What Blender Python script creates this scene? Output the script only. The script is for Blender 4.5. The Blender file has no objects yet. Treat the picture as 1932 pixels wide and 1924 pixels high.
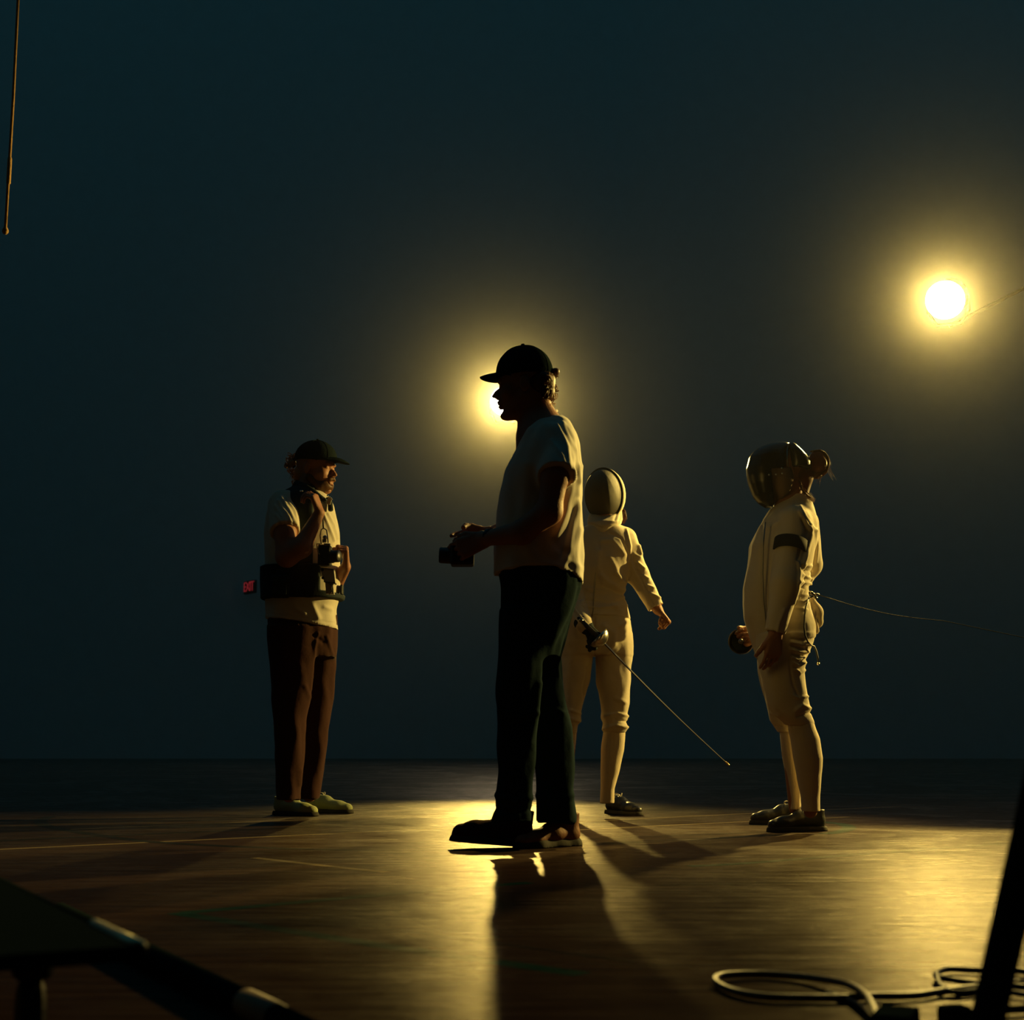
import bpy, math, random
import numpy as np
from mathutils import Vector, Matrix

# ------------------------------------------------------------------ camera
IMG_W, IMG_H = 1932, 1924
F_PX = 80.0 / 56.0 * IMG_W
CAM_H = 0.42
PITCH = math.radians(8.53)
SP, CP = math.sin(PITCH), math.cos(PITCH)
sc = bpy.context.scene
C = sc.collection
cd = bpy.data.cameras.new('camera')
cam = bpy.data.objects.new('camera', cd)
C.objects.link(cam)
cam.location = (0, 0, CAM_H)
cam.rotation_euler = (math.pi / 2 + PITCH, 0, 0)
cd.sensor_fit = 'HORIZONTAL'
cd.sensor_width = 56.0
cd.lens = 80.0
cd.clip_start = 0.05
cd.clip_end = 200
cd.dof.use_dof = True
cd.dof.focus_distance = 6.6
cd.dof.aperture_fstop = 7.0
sc.camera = cam

# ------------------------------------------------------------------ world, exposure, sampling
w = bpy.data.worlds.new('night')
sc.world = w
w.use_nodes = True
bg = w.node_tree.nodes['Background']
bg.inputs['Color'].default_value = (0.125, 0.72, 1.0, 1)
bg.inputs['Strength'].default_value = 0.046
sc.view_settings.view_transform = 'Standard'
sc.view_settings.look = 'None'
sc.view_settings.exposure = 0.0
sc.view_settings.gamma = 1.0
sc.view_settings.use_curve_mapping = False
cy = sc.cycles
cy.use_denoising = True
cy.max_bounces = 5
cy.use_adaptive_sampling = True
cy.adaptive_threshold = 0.03
cy.diffuse_bounces = 3
cy.glossy_bounces = 3
cy.volume_bounces = 0
cy.transparent_max_bounces = 12
cy.sample_clamp_indirect = 4.0
cy.caustics_reflective = False
cy.caustics_refractive = False


def ray(px, py):
    u = (px - IMG_W / 2) / F_PX
    v = (IMG_H / 2 - py) / F_PX
    return np.array([u, CP - v * SP, SP + v * CP])


def at(px, py, y):
    """the point seen at a pixel, at distance y in front of the camera"""
    d = ray(px, py)
    return d * (y / d[1]) + np.array([0, 0, CAM_H])


def on_floor(px, py, z=0.0):
    d = ray(px, py)
    return d * ((z - CAM_H) / d[2]) + np.array([0, 0, CAM_H])


def project(P):
    q = P - np.array([0, 0, CAM_H])
    dep = q[:, 1] * CP + q[:, 2] * SP
    up = -q[:, 1] * SP + q[:, 2] * CP
    return IMG_W / 2 + F_PX * q[:, 0] / dep, IMG_H / 2 - F_PX * up / dep


# lamp positions: far lamp behind the man's head, near lamp high in the picture's upper right
LAMP_FAR = at(953, 757, 20.0)
LAMP_NEAR = at(1783, 566, 8.8)


def spot(name, loc, aim, power, half_deg, blend, radius, color):
    ld = bpy.data.lights.new(name, 'SPOT')
    ld.energy = power
    ld.color = color
    ld.spot_size = math.radians(half_deg * 2)
    ld.spot_blend = blend
    ld.shadow_soft_size = radius
    o = bpy.data.objects.new(name, ld)
    C.objects.link(o)
    o.location = loc
    o.rotation_euler = (Vector(aim) - Vector(loc)).to_track_quat('-Z', 'Y').to_euler()
    return o


WARM = (1.0, 0.70, 0.16)
far_dir = np.array([-0.25, 0.6, 1.75]) - LAMP_FAR
near_dir = np.array([0.3, 3.2, 0.9]) - LAMP_NEAR

# ------------------------------------------------------------------ object helpers


def tag(o, label=None, cat=None, group=None, kind=None):
    if label: o['label'] = label
    if cat: o['category'] = cat
    if group: o['group'] = group
    if kind: o['kind'] = kind
    return o


def empty(name, loc, label=None, cat=None, group=None):
    o = bpy.data.objects.new(name, None)
    C.objects.link(o)
    o.location = tuple(float(v) for v in loc)
    o.empty_display_size = 0.1
    tag(o, label, cat, group)
    bpy.context.view_layer.update()
    return o


def put(name, me, parent=None, mat=None):
    if mat is not None:
        me.materials.append(mat)
    o = bpy.data.objects.new(name, me)
    C.objects.link(o)
    if parent is not None:
        o.parent = parent
        chain = Matrix.Identity(4)
        p = parent
        chain = p.matrix_world.copy() if False else world_of(p)
        o.matrix_parent_inverse = chain.inverted()
    return o


def world_of(o):
    m = Matrix.LocRotScale(o.location, o.rotation_euler, o.scale)
    if o.parent is not None:
        return world_of(o.parent) @ o.matrix_parent_inverse @ m
    return m


def mesh_from(V, Fq, name='m', smooth=True):
    """V (n,3), Fq (m,k) array or list of face index lists"""
    me = bpy.data.meshes.new(name)
    V = np.asarray(V, dtype=np.float32)
    if isinstance(Fq, np.ndarray):
        k = Fq.shape[1]
        me.vertices.add(len(V))
        me.vertices.foreach_set('co', V.ravel())
        me.loops.add(Fq.size)
        me.loops.foreach_set('vertex_index', Fq.ravel().astype(np.int32))
        me.polygons.add(len(Fq))
        me.polygons.foreach_set('loop_start', np.arange(0, Fq.size, k, dtype=np.int32))
        me.polygons.foreach_set('use_smooth', np.full(len(Fq), smooth))
        me.update(calc_edges=True)
    else:
        me.from_pydata([tuple(map(float, v)) for v in V], [], [tuple(int(i) for i in f) for f in Fq])
        for p in me.polygons:
            p.use_smooth = smooth
        me.update()
    me.validate()
    return me


class MB:
    """collects simple pieces for ONE mesh object"""

    def __init__(s):
        s.V, s.F = [], []

    def add(s, V, F):
        n = len(s.V)
        s.V += [tuple(float(c) for c in v) for v in V]
        s.F += [tuple(i + n for i in f) for f in F]
        return s

    def box(s, c, size, R=None, bev=0.0):
        hx, hy, hz = [v / 2 for v in size]
        b = min(bev, hx * .9, hy * .9, hz * .9)
        c = np.array(c, float)
        R = np.eye(3) if R is None else np.array(R)
        if b <= 0:
            P = [(x, y, z) for x in (-hx, hx) for y in (-hy, hy) for z in (-hz, hz)]
            Fs = [(0, 1, 3, 2), (4, 6, 7, 5), (0, 4, 5, 1), (2, 3, 7, 6), (0, 2, 6, 4), (1, 5, 7, 3)]
            return s.add([c + R @ np.array(p) for p in P], Fs)
        # rounded profile in x/z layered along y, ends chamfered
        def ring(ox, oz, y, r):
            out = []
            for cx, cz, a0 in ((1, 1, 0), (-1, 1, 90), (-1, -1, 180), (1, -1, 270)):
                for k in range(3):
                    a = math.radians(a0 + 45 * k)
                    out.append((cx * (ox - r) + r * math.cos(a), y, cz * (oz - r) + r * math.sin(a)))
            return out
        L = [ring(hx - b, hz - b, -hy, b * .5), ring(hx, hz, -hy + b, b), ring(hx, hz, hy - b, b), ring(hx - b, hz - b, hy, b * .5)]
        P = [p for l in L for p in l]
        n = 12
        Fs = []
        for k in range(3):
            for i in range(n):
                j = (i + 1) % n
                Fs.append((k * n + i, (k + 1) * n + i, (k + 1) * n + j, k * n + j))
        Fs.append(tuple(range(n)))
        Fs.append(tuple(reversed(range(3 * n, 4 * n))))
        return s.add([c + R @ np.array(p) for p in P], Fs)

    def tube(s, pts, r, n=8, closed=False, caps=True):
        pts = [np.array(p, float) for p in pts]
        m = len(pts)
        rr = r if hasattr(r, '__len__') else [r] * m
        prev = None
        P = []
        for i in range(m):
            if closed:
                t = pts[(i + 1) % m] - pts[i - 1]
            else:
                t = pts[min(i + 1, m - 1)] - pts[max(i - 1, 0)]
            t = t / (np.linalg.norm(t) + 1e-12)
            if prev is None:
                a = np.array([0, 0, 1.0]) if abs(t[2]) < .9 else np.array([1.0, 0, 0])
                u = np.cross(t, a)
            else:
                u = prev - t * np.dot(prev, t)
            u /= np.linalg.norm(u) + 1e-12
            v = np.cross(t, u)
            prev = u
            for k in range(n):
                an = 2 * math.pi * k / n
                P.append(pts[i] + rr[i] * (math.cos(an) * u + math.sin(an) * v))
        Fs = []
        for i in range(m if closed else m - 1):
            for k in range(n):
                a, b = i * n + k, i * n + (k + 1) % n
                c, d = ((i + 1) % m) * n + (k + 1) % n, ((i + 1) % m) * n + k
                Fs.append((a, b, c, d))
        if caps and not closed:
            Fs.append(tuple(reversed(range(n))))
            Fs.append(tuple(range((m - 1) * n, m * n)))
        return s.add(P, Fs)

    def lathe(s, prof, c, axis, n=24):
        """prof: (radius, distance along the axis)"""
        ax = np.array(axis, float)
        ax /= np.linalg.norm(ax)
        a = np.array([0, 0, 1.0]) if abs(ax[2]) < .9 else np.array([1.0, 0, 0])
        u = np.cross(ax, a); u /= np.linalg.norm(u)
        v = np.cross(ax, u)
        c = np.array(c, float)
        P = []
        for r, h in prof:
            for k in range(n):
                an = 2 * math.pi * k / n
                P.append(c + ax * h + max(r, 1e-5) * (math.cos(an) * u + math.sin(an) * v))
        Fs = []
        for i in range(len(prof) - 1):
            for k in range(n):
                k2 = (k + 1) % n
                Fs.append((i * n + k, i * n + k2, (i + 1) * n + k2, (i + 1) * n + k))
        return s.add(P, Fs)

    def build(s, name, mat, parent=None, smooth=False, thick=0.0):
        me = mesh_from(s.V, s.F, name, smooth)
        o = put(name, me, parent, mat)
        if thick:
            md = o.modifiers.new('thickness', 'SOLIDIFY')
            md.thickness = thick
        return o


def frame(f, up=(0, 0, 1)):
    """3x3 with columns forward, side, up"""
    f = np.array(f, float); f /= np.linalg.norm(f)
    up = np.array(up, float)
    s = np.cross(up, f); s /= np.linalg.norm(s)
    u = np.cross(f, s)
    return np.stack([f, s, u], axis=1)


# ------------------------------------------------------------------ implicit modelling


class Sdf:
    def __init__(s, lo, hi, h):
        s.h = h
        s.lo = np.array(lo, float)
        n = [int(math.ceil((b - a) / h)) + 1 for a, b in zip(lo, hi)]
        s.ax = [(s.lo[i] + np.arange(n[i]) * h).astype(np.float32) for i in range(3)]
        s.F = np.full(n, 9.0, np.float32)

    def _sl(s, lo, hi, m):
        out = []
        for i in range(3):
            a = int(np.searchsorted(s.ax[i], lo[i] - m))
            b = int(np.searchsorted(s.ax[i], hi[i] + m))
            out.append(slice(a, b))
        return tuple(out)

    def _g(s, sl):
        return (s.ax[0][sl[0]][:, None, None], s.ax[1][sl[1]][None, :, None], s.ax[2][sl[2]][None, None, :])

    def _mix(s, sl, d, k, mode):
        if d.size == 0:
            return
        A = s.F[sl]
        d = d.astype(np.float32)
        if mode == 'sub':
            d = -d
            if k > 0:
                hh = np.clip(.5 - .5 * (d - A) / -k, 0, 1) if False else np.clip(.5 + .5 * (d - A) / k, 0, 1)
                s.F[sl] = A * (1 - hh) + d * hh + k * hh * (1 - hh)
            else:
                s.F[sl] = np.maximum(A, d)
        else:
            if k > 0:
                hh = np.clip(.5 + .5 * (d - A) / k, 0, 1)
                s.F[sl] = d * (1 - hh) + A * hh - k * hh * (1 - hh)
            else:
                s.F[sl] = np.minimum(A, d)

    def cone(s, a, b, ra, rb=None, k=.01, n=None, sq=1.0, mode='add', cut=False):
        rb = ra if rb is None else rb
        a = np.array(a, float); b = np.array(b, float)
        r = max(ra, rb)
        sl = s._sl(np.minimum(a, b) - r, np.maximum(a, b) + r, k + 3 * s.h)
        X, Y, Z = s._g(sl)
        ba = b - a
        L2 = max(float(ba @ ba), 1e-12)
        dx, dy, dz = X - a[0], Y - a[1], Z - a[2]
        t0 = (dx * ba[0] + dy * ba[1] + dz * ba[2]) / L2
        t = np.clip(t0, 0, 1)
        wx, wy, wz = dx - t * ba[0], dy - t * ba[1], dz - t * ba[2]
        if n is not None:
            n = np.array(n, float); n /= np.linalg.norm(n)
            q = (wx * n[0] + wy * n[1] + wz * n[2]) * (sq - 1)
            wx, wy, wz = wx + n[0] * q, wy + n[1] * q, wz + n[2] * q
        d = np.sqrt(wx * wx + wy * wy + wz * wz) - (ra + (rb - ra) * t)
        if cut:
            d = np.maximum(d, (t0 - 1) * math.sqrt(L2))
        s._mix(sl, d, k, mode)

    def ell(s, c, r, R=None, k=.01, mode='add'):
        c = np.array(c, float); r = np.array(r, float)
        R = np.eye(3) if R is None else np.array(R)
        ext = np.sqrt(((R * r) ** 2).sum(1))
        sl = s._sl(c - ext, c + ext, k + 3 * s.h)
        X, Y, Z = s._g(sl)
        dx, dy, dz = X - c[0], Y - c[1], Z - c[2]
        q = [(dx * R[0, i] + dy * R[1, i] + dz * R[2, i]) / r[i] for i in range(3)]
        k0 = np.sqrt(q[0] ** 2 + q[1] ** 2 + q[2] ** 2)
        k1 = np.sqrt((q[0] / r[0]) ** 2 + (q[1] / r[1]) ** 2 + (q[2] / r[2]) ** 2)
        d = k0 * (k0 - 1) / np.maximum(k1, 1e-6)
        s._mix(sl, d, k, mode)

    def loft(s, T, k=.01, n=2.4, off=0.0, mode='add'):
        """T rows: z, cx, a, cy, b (sorted by z)"""
        T = np.array(sorted(map(tuple, T)), float)
        zz = np.linspace(T[0, 0], T[-1, 0], 160)
        cols = []
        for i in range(1, 5):
            c = np.interp(zz, T[:, 0], T[:, i])
            ker = np.exp(-np.linspace(-2, 2, 11) ** 2); ker /= ker.sum()
            pc = np.pad(c, 5, mode='reflect', reflect_type='odd')
            cols.append(np.convolve(pc, ker, 'valid'))
        lo = [(cols[0] - cols[1]).min() - off, (cols[2] - cols[3]).min() - off, T[0, 0]]
        hi = [(cols[0] + cols[1]).max() + off, (cols[2] + cols[3]).max() + off, T[-1, 0]]
        sl = s._sl(lo, hi, k + 3 * s.h)
        X, Y, Z = s._g(sl)
        z = Z.ravel()
        g = [np.interp(z, zz, c).astype(np.float32)[None, None, :] for c in cols]
        a, b = g[1] + off, g[3] + off
        q = ((np.abs(X - g[0]) / a) ** n + (np.abs(Y - g[2]) / b) ** n) ** (1 / n)
        # scale by a distance estimate along the direction of the point
        rr = np.sqrt((X - g[0]) ** 2 + (Y - g[2]) ** 2)
        d = (q - 1) * np.where(q > .3, rr / np.maximum(q, .3), np.minimum(a, b))
        dz = np.maximum(T[0, 0] - z, z - T[-1, 0])[None, None, :]
        d = np.where(dz > 0, np.sqrt(np.maximum(d, 0) ** 2 + np.maximum(dz, 0) ** 2), np.maximum(d, dz)) if True else d
        s._mix(sl, d, k, mode)

    def cut(s, fn):
        """keep where fn(X,Y,Z) < 0"""
        X, Y, Z = s._g((slice(None),) * 3)
        s.F = np.maximum(s.F, fn(X, Y, Z).astype(np.float32))

    def mesh(s):
        F = s.F
        F[0], F[-1] = np.maximum(F[0], .001), np.maximum(F[-1], .001)
        F[:, 0], F[:, -1] = np.maximum(F[:, 0], .001), np.maximum(F[:, -1], .001)
        F[:, :, 0], F[:, :, -1] = np.maximum(F[:, :, 0], .001), np.maximum(F[:, :, -1], .001)
        S = F < 0
        c = np.zeros(tuple(d - 1 for d in F.shape), np.int8)
        nx, ny, nz = F.shape
        for i in (0, 1):
            for j in (0, 1):
                for k in (0, 1):
                    c += S[i:nx - 1 + i, j:ny - 1 + j, k:nz - 1 + k]
        m = (c > 0) & (c < 8)
        ids = np.full(m.shape, -1, np.int32)
        cells = np.argwhere(m)
        ids[m] = np.arange(len(cells))
        acc = np.zeros((len(cells), 3)); cnt = np.zeros(len(cells))
        co = [(i, j, k) for i in (0, 1) for j in (0, 1) for k in (0, 1)]
        Fv = {o: F[cells[:, 0] + o[0], cells[:, 1] + o[1], cells[:, 2] + o[2]] for o in co}
        for a in co:
            for ax in range(3):
                if a[ax] == 0:
                    b = list(a); b[ax] = 1; b = tuple(b)
                    fa, fb = Fv[a], Fv[b]
                    cr = (fa < 0) != (fb < 0)
                    t = fa[cr] / (fa[cr] - fb[cr])
                    p = np.array(a, float)[None, :].repeat(cr.sum(), 0)
                    p[:, ax] += t
                    acc[cr] += p; cnt[cr] += 1
        V = (cells + acc / cnt[:, None]) * s.h + s.lo
        Q = []
        for ax in range(3):
            sl0 = [slice(1, -1)] * 3; sl1 = [slice(1, -1)] * 3
            sl0[ax] = slice(0, -1); sl1[ax] = slice(1, None)
            A, B = S[tuple(sl0)], S[tuple(sl1)]
            for flip, msk in ((False, A & ~B), (True, ~A & B)):
                e = np.argwhere(msk)
                if not len(e):
                    continue
                for q in range(3):
                    if q != ax:
                        e[:, q] += 1
                u, v = [q for q in range(3) if q != ax]
                if ax == 1:
                    u, v = v, u
                o = [np.zeros(3, int) for _ in range(4)]
                o[0][u] -= 1; o[0][v] -= 1
                o[1][v] -= 1
                o[3][u] -= 1
                f = np.stack([ids[tuple((e + oo).T)] for oo in o], 1)
                if flip:
                    f = f[:, ::-1]
                Q.append(f)
        return V, np.concatenate(Q)


def vnormals(V, Fq):
    n = np.cross(V[Fq[:, 2]] - V[Fq[:, 0]], V[Fq[:, 3]] - V[Fq[:, 1]])
    N = np.zeros_like(V)
    for i in range(4):
        np.add.at(N, Fq[:, i], n)
    return N / (np.linalg.norm(N, axis=1)[:, None] + 1e-12)


def fold(V, Fq, folds, ripple=0.0, seed=0, stretch=(1, 1, .35)):
    """cloth folds: ridges (or creases when amp < 0) that run along given lines of the garment's near side"""
    N = vnormals(V, Fq)
    D = np.zeros(len(V))
    px, py = project(V)
    face = np.clip(-N[:, 1] * 2.5 + .6, 0, 1)
    for line, wd, amp in folds:
        best = np.full(len(V), 1e9)
        for (x0, y0), (x1, y1) in zip(line[:-1], line[1:]):
            ex, ey = x1 - x0, y1 - y0
            t = np.clip(((px - x0) * ex + (py - y0) * ey) / (ex * ex + ey * ey + 1e-9), 0, 1)
            tt = np.hypot(px - x0 - t * ex, py - y0 - t * ey)
            best = np.minimum(best, tt)
        D += amp * np.exp(-(best / wd) ** 2) * face
    if ripple:
        rng = np.random.RandomState(seed)
        for _ in range(10):
            kv = rng.normal(size=3) * np.array(stretch) * 38
            D += ripple * .4 * np.sin(V @ kv + rng.uniform(0, 6.28) + 1.5 * np.sin(V @ (kv[[1, 2, 0]] * .4)))
    return V + N * D[:, None]


def poly2(X, Z, pts):
    """signed distance to a polygon in the x/z plane, < 0 inside"""
    pts = np.array(pts, float)
    d = None
    sgn = 1.0
    n = len(pts)
    inside = False
    for i in range(n):
        a, b = pts[i], pts[(i + 1) % n]
        ex, ez = b - a
        t = np.clip(((X - a[0]) * ex + (Z - a[1]) * ez) / (ex * ex + ez * ez + 1e-12), 0, 1)
        dd = (X - a[0] - t * ex) ** 2 + (Z - a[1] - t * ez) ** 2
        d = dd if d is None else np.minimum(d, dd)
        c = ((a[1] > Z) != (b[1] > Z)) & (X < (b[0] - a[0]) * (Z - a[1]) / (b[1] - a[1] + 1e-12) + a[0])
        inside = c if i == 0 else (inside ^ c)
    return np.where(inside, -1, 1) * np.sqrt(d)


class Fig:
    """a figure standing at distance y0; tables are read off in picture coordinates"""

    def __init__(s, y0):
        s.y0 = y0

    def p(s, px, py, dy=0.0):
        return at(px, py, s.y0 + dy)

    def rows(s, R, dy=0.0):
        out = []
        for r in R:
            py, l, rr, b = r[:4]
            d = dy + (r[4] if len(r) > 4 else 0)
            L, Q = s.p(l, py, d), s.p(rr, py, d)
            out.append((L[2], (L[0] + Q[0]) / 2, (Q[0] - L[0]) / 2, s.y0 + d, b))
        return out

    def line(s, pts, dy=0.0):
        return [s.p(a, b, dy) for a, b in pts]

    def xz(s, pts, dy=0.0):
        return [(q[0], q[2]) for q in s.line(pts, dy)]


def hand(g, wrist, d, n, thumb=1, curl=(.5, .6, .6, .6), sc_=1.0, tcurl=.5, glove=0.0):
    """palm, four separate fingers and a thumb; n points out of the palm, fingers curl towards it"""
    d = np.array(d, float); d /= np.linalg.norm(d)
    n = np.array(n, float); n -= d * (n @ d); n /= np.linalg.norm(n)
    s = np.cross(d, n) * thumb
    w0 = np.array(wrist, float)
    q = sc_
    offs = (.030, .010, -.010, -.029)
    lens = (.95, 1.06, 1.0, .8)
    reach = (.088, .092, .088, .080)
    for o, r in zip(offs, reach):
        g.cone(w0 + s * o * .55 * q, w0 + (d * r + s * o) * q, (.0165 + glove) * q, (.0125 + glove) * q, k=.012)
    for i, (o, r) in enumerate(zip(offs, reach)):
        p = w0 + (d * r + s * o) * q
        a = 0.15
        rr = (.0092 + glove) * q
        for j, L in enumerate((.043, .027, .021)):
            a += curl[i] * (1.0, 1.25, .8)[j]
            dd = d * math.cos(a) + n * math.sin(a) + s * (offs[i] * 2.0) * math.cos(a) * .6
            dd /= np.linalg.norm(dd)
            p2 = p + dd * L * lens[i] * q
            g.cone(p, p2, rr, rr * .92, k=.0035)
            p, rr = p2, rr * .92
    p = w0 + (d * .022 + s * .026) * q
    a = 0
    rr = (.0135 + glove) * q
    for j, L in enumerate((.042, .033, .027)):
        a += tcurl * (.3, .7, .7)[j]
        dd = (d * .84 + s * .52) * math.cos(a) + n * math.sin(a) - s * .35 * math.sin(a)
        dd /= np.linalg.norm(dd)
        p2 = p + dd * L * q
        g.cone(p, p2, rr, rr * .88, k=.006)
        p, rr = p2, rr * .88


def head(g, O, R, q=1.0, beard=0.0):
    """skull, jaw, nose, lips, brow, eyes, ears; R columns are forward, side, up"""
    P = lambda f, s, u: np.array(O) + R @ (np.array([f, s, u]) * q)
    g.ell(P(-.012, 0, .035), np.array([.098, .077, .088]) * q, R, k=.01)
    g.ell(P(.03, 0, -.035), np.array([.058, .060, .085]) * q, R, k=.02)
    for s in (-1, 1):
        g.cone(P(-.005, s * .052, -.045), P(.055, s * .018, -.103), .022 * q, .018 * q, k=.02)
        g.ell(P(.052, s * .040, -.028), np.array([.028, .024, .026]) * q, R, k=.02)
        g.cone(P(.079, s * .034, .020), P(.086, s * .010, .018), .010 * q, .009 * q, k=.01)
        g.ell(P(.089, s * .031, .001), np.array([.012, .015, .011]) * q, R, k=.008, mode='sub')
        g.ell(P(.072, s * .031, .000), np.array([.012, .013, .012]) * q, R, k=.003)
        g.cone(P(.094, s * .012, -.036), P(.098, s * .008, -.037), .0085 * q, k=.006)
        g.ell(P(-.012, s * .079, -.008), np.array([.019, .009, .031]) * q, R, k=.004)
        g.ell(P(-.006, s * .089, -.006), np.array([.010, .005, .018]) * q, R, k=.003, mode='sub')
    g.cone(P(.083, 0, .006), P(.109, 0, -.032), .0085 * q, .0105 * q, k=.008)
    g.ell(P(.068, 0, -.108), np.array([.024, .024, .018]) * q, R, k=.012)
    g.ell(P(.080, 0, -.062), np.array([.015, .028, .016]) * q, R, k=.01)
    g.cone(P(.093, -.014, -.0590), P(.093, .014, -.0590), .0075 * q, k=.003)
    g.cone(P(.089, -.013, -.0760), P(.089, .013, -.0760), .0080 * q, k=.003)
    g.cone(P(.101, -.022, -.0675), P(.101, .022, -.0675), .0055 * q, k=.002, mode='sub')
    g.cone(P(.096, -.02, -.090), P(.096, .02, -.090), .010 * q, k=.006, mode='sub')
    g.cone(P(.114, -.02, -.0465), P(.114, .02, -.0465), .010 * q, k=.004, mode='sub')
    g.cone(P(.100, -.02, .006), P(.100, .02, .006), .011 * q, k=.008, mode='sub')
    if beard:
        g.ell(P(.050, 0, -.088), np.array([.046, .052, .036]) * q, R, k=.01)


# ------------------------------------------------------------------ materials


def mat(name, col, rough=.8, spec=.3, metal=0.0, bump=0.0, bscale=40, bstretch=(1, 1, 1), sheen=0.0,
        var=0.0, transl=0.0, emit=None, estr=0.0, aniso=0.0, vscale=6):
    m = bpy.data.materials.new(name)
    m.use_nodes = True
    nt = m.node_tree
    N, L = nt.nodes, nt.links
    b = N['Principled BSDF']
    b.inputs['Base Color'].default_value = (*col, 1)
    b.inputs['Roughness'].default_value = rough
    b.inputs['Specular IOR Level'].default_value = spec
    b.inputs['Metallic'].default_value = metal
    b.inputs['Sheen Weight'].default_value = sheen
    b.inputs['Sheen Roughness'].default_value = .5
    tc = N.new('ShaderNodeTexCoord')
    if var:
        t = N.new('ShaderNodeTexNoise'); t.inputs['Scale'].default_value = vscale; t.inputs['Detail'].default_value = 5
        L.new(tc.outputs['Object'], t.inputs['Vector'])
        mx = N.new('ShaderNodeMixRGB')
        mx.inputs[1].default_value = (*[c * (1 - var) for c in col], 1)
        mx.inputs[2].default_value = (*[min(1, c * (1 + var)) for c in col], 1)
        L.new(t.outputs['Fac'], mx.inputs[0])
        L.new(mx.outputs[0], b.inputs['Base Color'])
    if bump:
        mp = N.new('ShaderNodeMapping'); mp.inputs['Scale'].default_value = bstretch
        L.new(tc.outputs['Object'], mp.inputs['Vector'])
        t = N.new('ShaderNodeTexNoise'); t.inputs['Scale'].default_value = bscale; t.inputs['Detail'].default_value = 6
        L.new(mp.outputs[0], t.inputs['Vector'])
        bp = N.new('ShaderNodeBump'); bp.inputs['Strength'].default_value = 1.0; bp.inputs['Distance'].default_value = bump
        L.new(t.outputs['Fac'], bp.inputs['Height'])
        L.new(bp.outputs[0], b.inputs['Normal'])
    if transl:
        tr = N.new('ShaderNodeBsdfTranslucent'); tr.inputs['Color'].default_value = (*col, 1)
        mx = N.new('ShaderNodeMixShader'); mx.inputs[0].default_value = transl
        L.new(b.outputs[0], mx.inputs[1]); L.new(tr.outputs[0], mx.inputs[2])
        L.new(mx.outputs[0], N['Material Output'].inputs['Surface'])
    if emit:
        b.inputs['Emission Color'].default_value = (*emit, 1)
        b.inputs['Emission Strength'].default_value = estr
    return m


M = {}
M['skin'] = mat('skin', (.38, .17, .10), .55, .4, bump=.001, bscale=120, var=.12)
M['cotton'] = mat('cotton', (.74, .70, .62), .95, .1, bump=.004, bscale=14, bstretch=(1, 1, .5), sheen=.15)
M['cotton2'] = mat('undyed_cotton', (.70, .64, .52), .95, .1, bump=.004, bscale=14, sheen=.15)
M['fence'] = mat('fencing_cloth', (.68, .59, .45), .9, .15, bump=.003, bscale=18, sheen=.2)
M['shade_cloth'] = mat('shaded_bib_cloth', (.24, .17, .13), .9, .1, bump=.002, bscale=20)  # pale bib cloth with its shade put into the colour
M['sock'] = mat('knit', (.72, .60, .42), .95, .1, bump=.0015, bscale=220, bstretch=(1, 1, .2), sheen=.3)
M['denim'] = mat('dark_denim', (.022, .036, .045), 1.0, .0, bump=.003, bscale=25)
M['brown'] = mat('brown_twill', (.055, .022, .017), .9, .05, bump=.003, bscale=25, sheen=.1)
M['cap'] = mat('cap_cloth', (.014, .022, .025), 1.0, .0, bump=.002, bscale=60)
M['black'] = mat('black_plastic', (.02, .024, .026), .45, .4, bump=.0004, bscale=160)
M['matte'] = mat('matte_black', (.012, .02, .022), 1.0, .0, bump=.0005, bscale=90)
M['webbing'] = mat('black_webbing', (.025, .035, .04), .85, .2, bump=.001, bscale=200)
M['leather'] = mat('black_leather', (.03, .03, .03), .35, .5, bump=.0012, bscale=70)
M['tan'] = mat('tan_leather', (.30, .13, .07), .6, .3, bump=.001, bscale=80)
M['rubber'] = mat('rubber', (.05, .045, .04), .8, .25, bump=.0006, bscale=120)
M['shoe_pale'] = mat('pale_green_suede', (.42, .46, .22), .8, .25, bump=.0015, bscale=90)
M['metal'] = mat('brushed_metal', (.75, .73, .68), .28, .5, metal=1.0, bump=.0003, bscale=150)
M['steel'] = mat('dark_steel', (.30, .29, .27), .3, .5, metal=1.0)
M['glint'] = mat('glint_metal', (.75, .68, .45), .42, .5, metal=1.0)  # bright metal for the highlight on the cart edge
M['rail_glint'] = mat('brown_highlight', (.32, .20, .11), .55, .4)  # tone of the rail's highlight, put into the colour
M['brass'] = mat('brass', (.8, .6, .3), .3, .5, metal=1.0)
M['mesh'] = mat('mask_wire', (.10, .09, .07), .5, .5, metal=.3, bump=.0012, bscale=900)
M['lacquer'] = mat('black_lacquered_wire', (.012, .014, .016), .24, .6, bump=.0003, bscale=500)
M['hair'] = mat('brown_hair', (.17, .075, .03), .5, .5, transl=.35)
M['hair_light'] = mat('light_brown_hair', (.50, .30, .13), .5, .5, transl=.4)
M['hair_red'] = mat('auburn_hair', (.16, .045, .018), .45, .5, transl=.4)
M['grey'] = mat('grey_case', (.52, .49, .38), .5, .4, bump=.0006, bscale=120)
M['patch'] = mat('black_band', (.02, .02, .022), .8, .2)
M['red'] = mat('red_print', (.7, .02, .03), .6, .3)
M['rope'] = mat('rope_fibre', (.55, .33, .13), .9, .1, bump=.004, bscale=60)
M['orange_cord'] = mat('cable_sheath', (.16, .11, .06), .4, .5, bump=.0005, bscale=60)
M['wall'] = mat('painted_block', (.66, .72, .72), .9, .1, bump=.004, bscale=9, var=.06)
M['ceil'] = mat('dark_ceiling', (.025, .03, .03), .95, .1, bump=.004, bscale=6)
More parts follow.
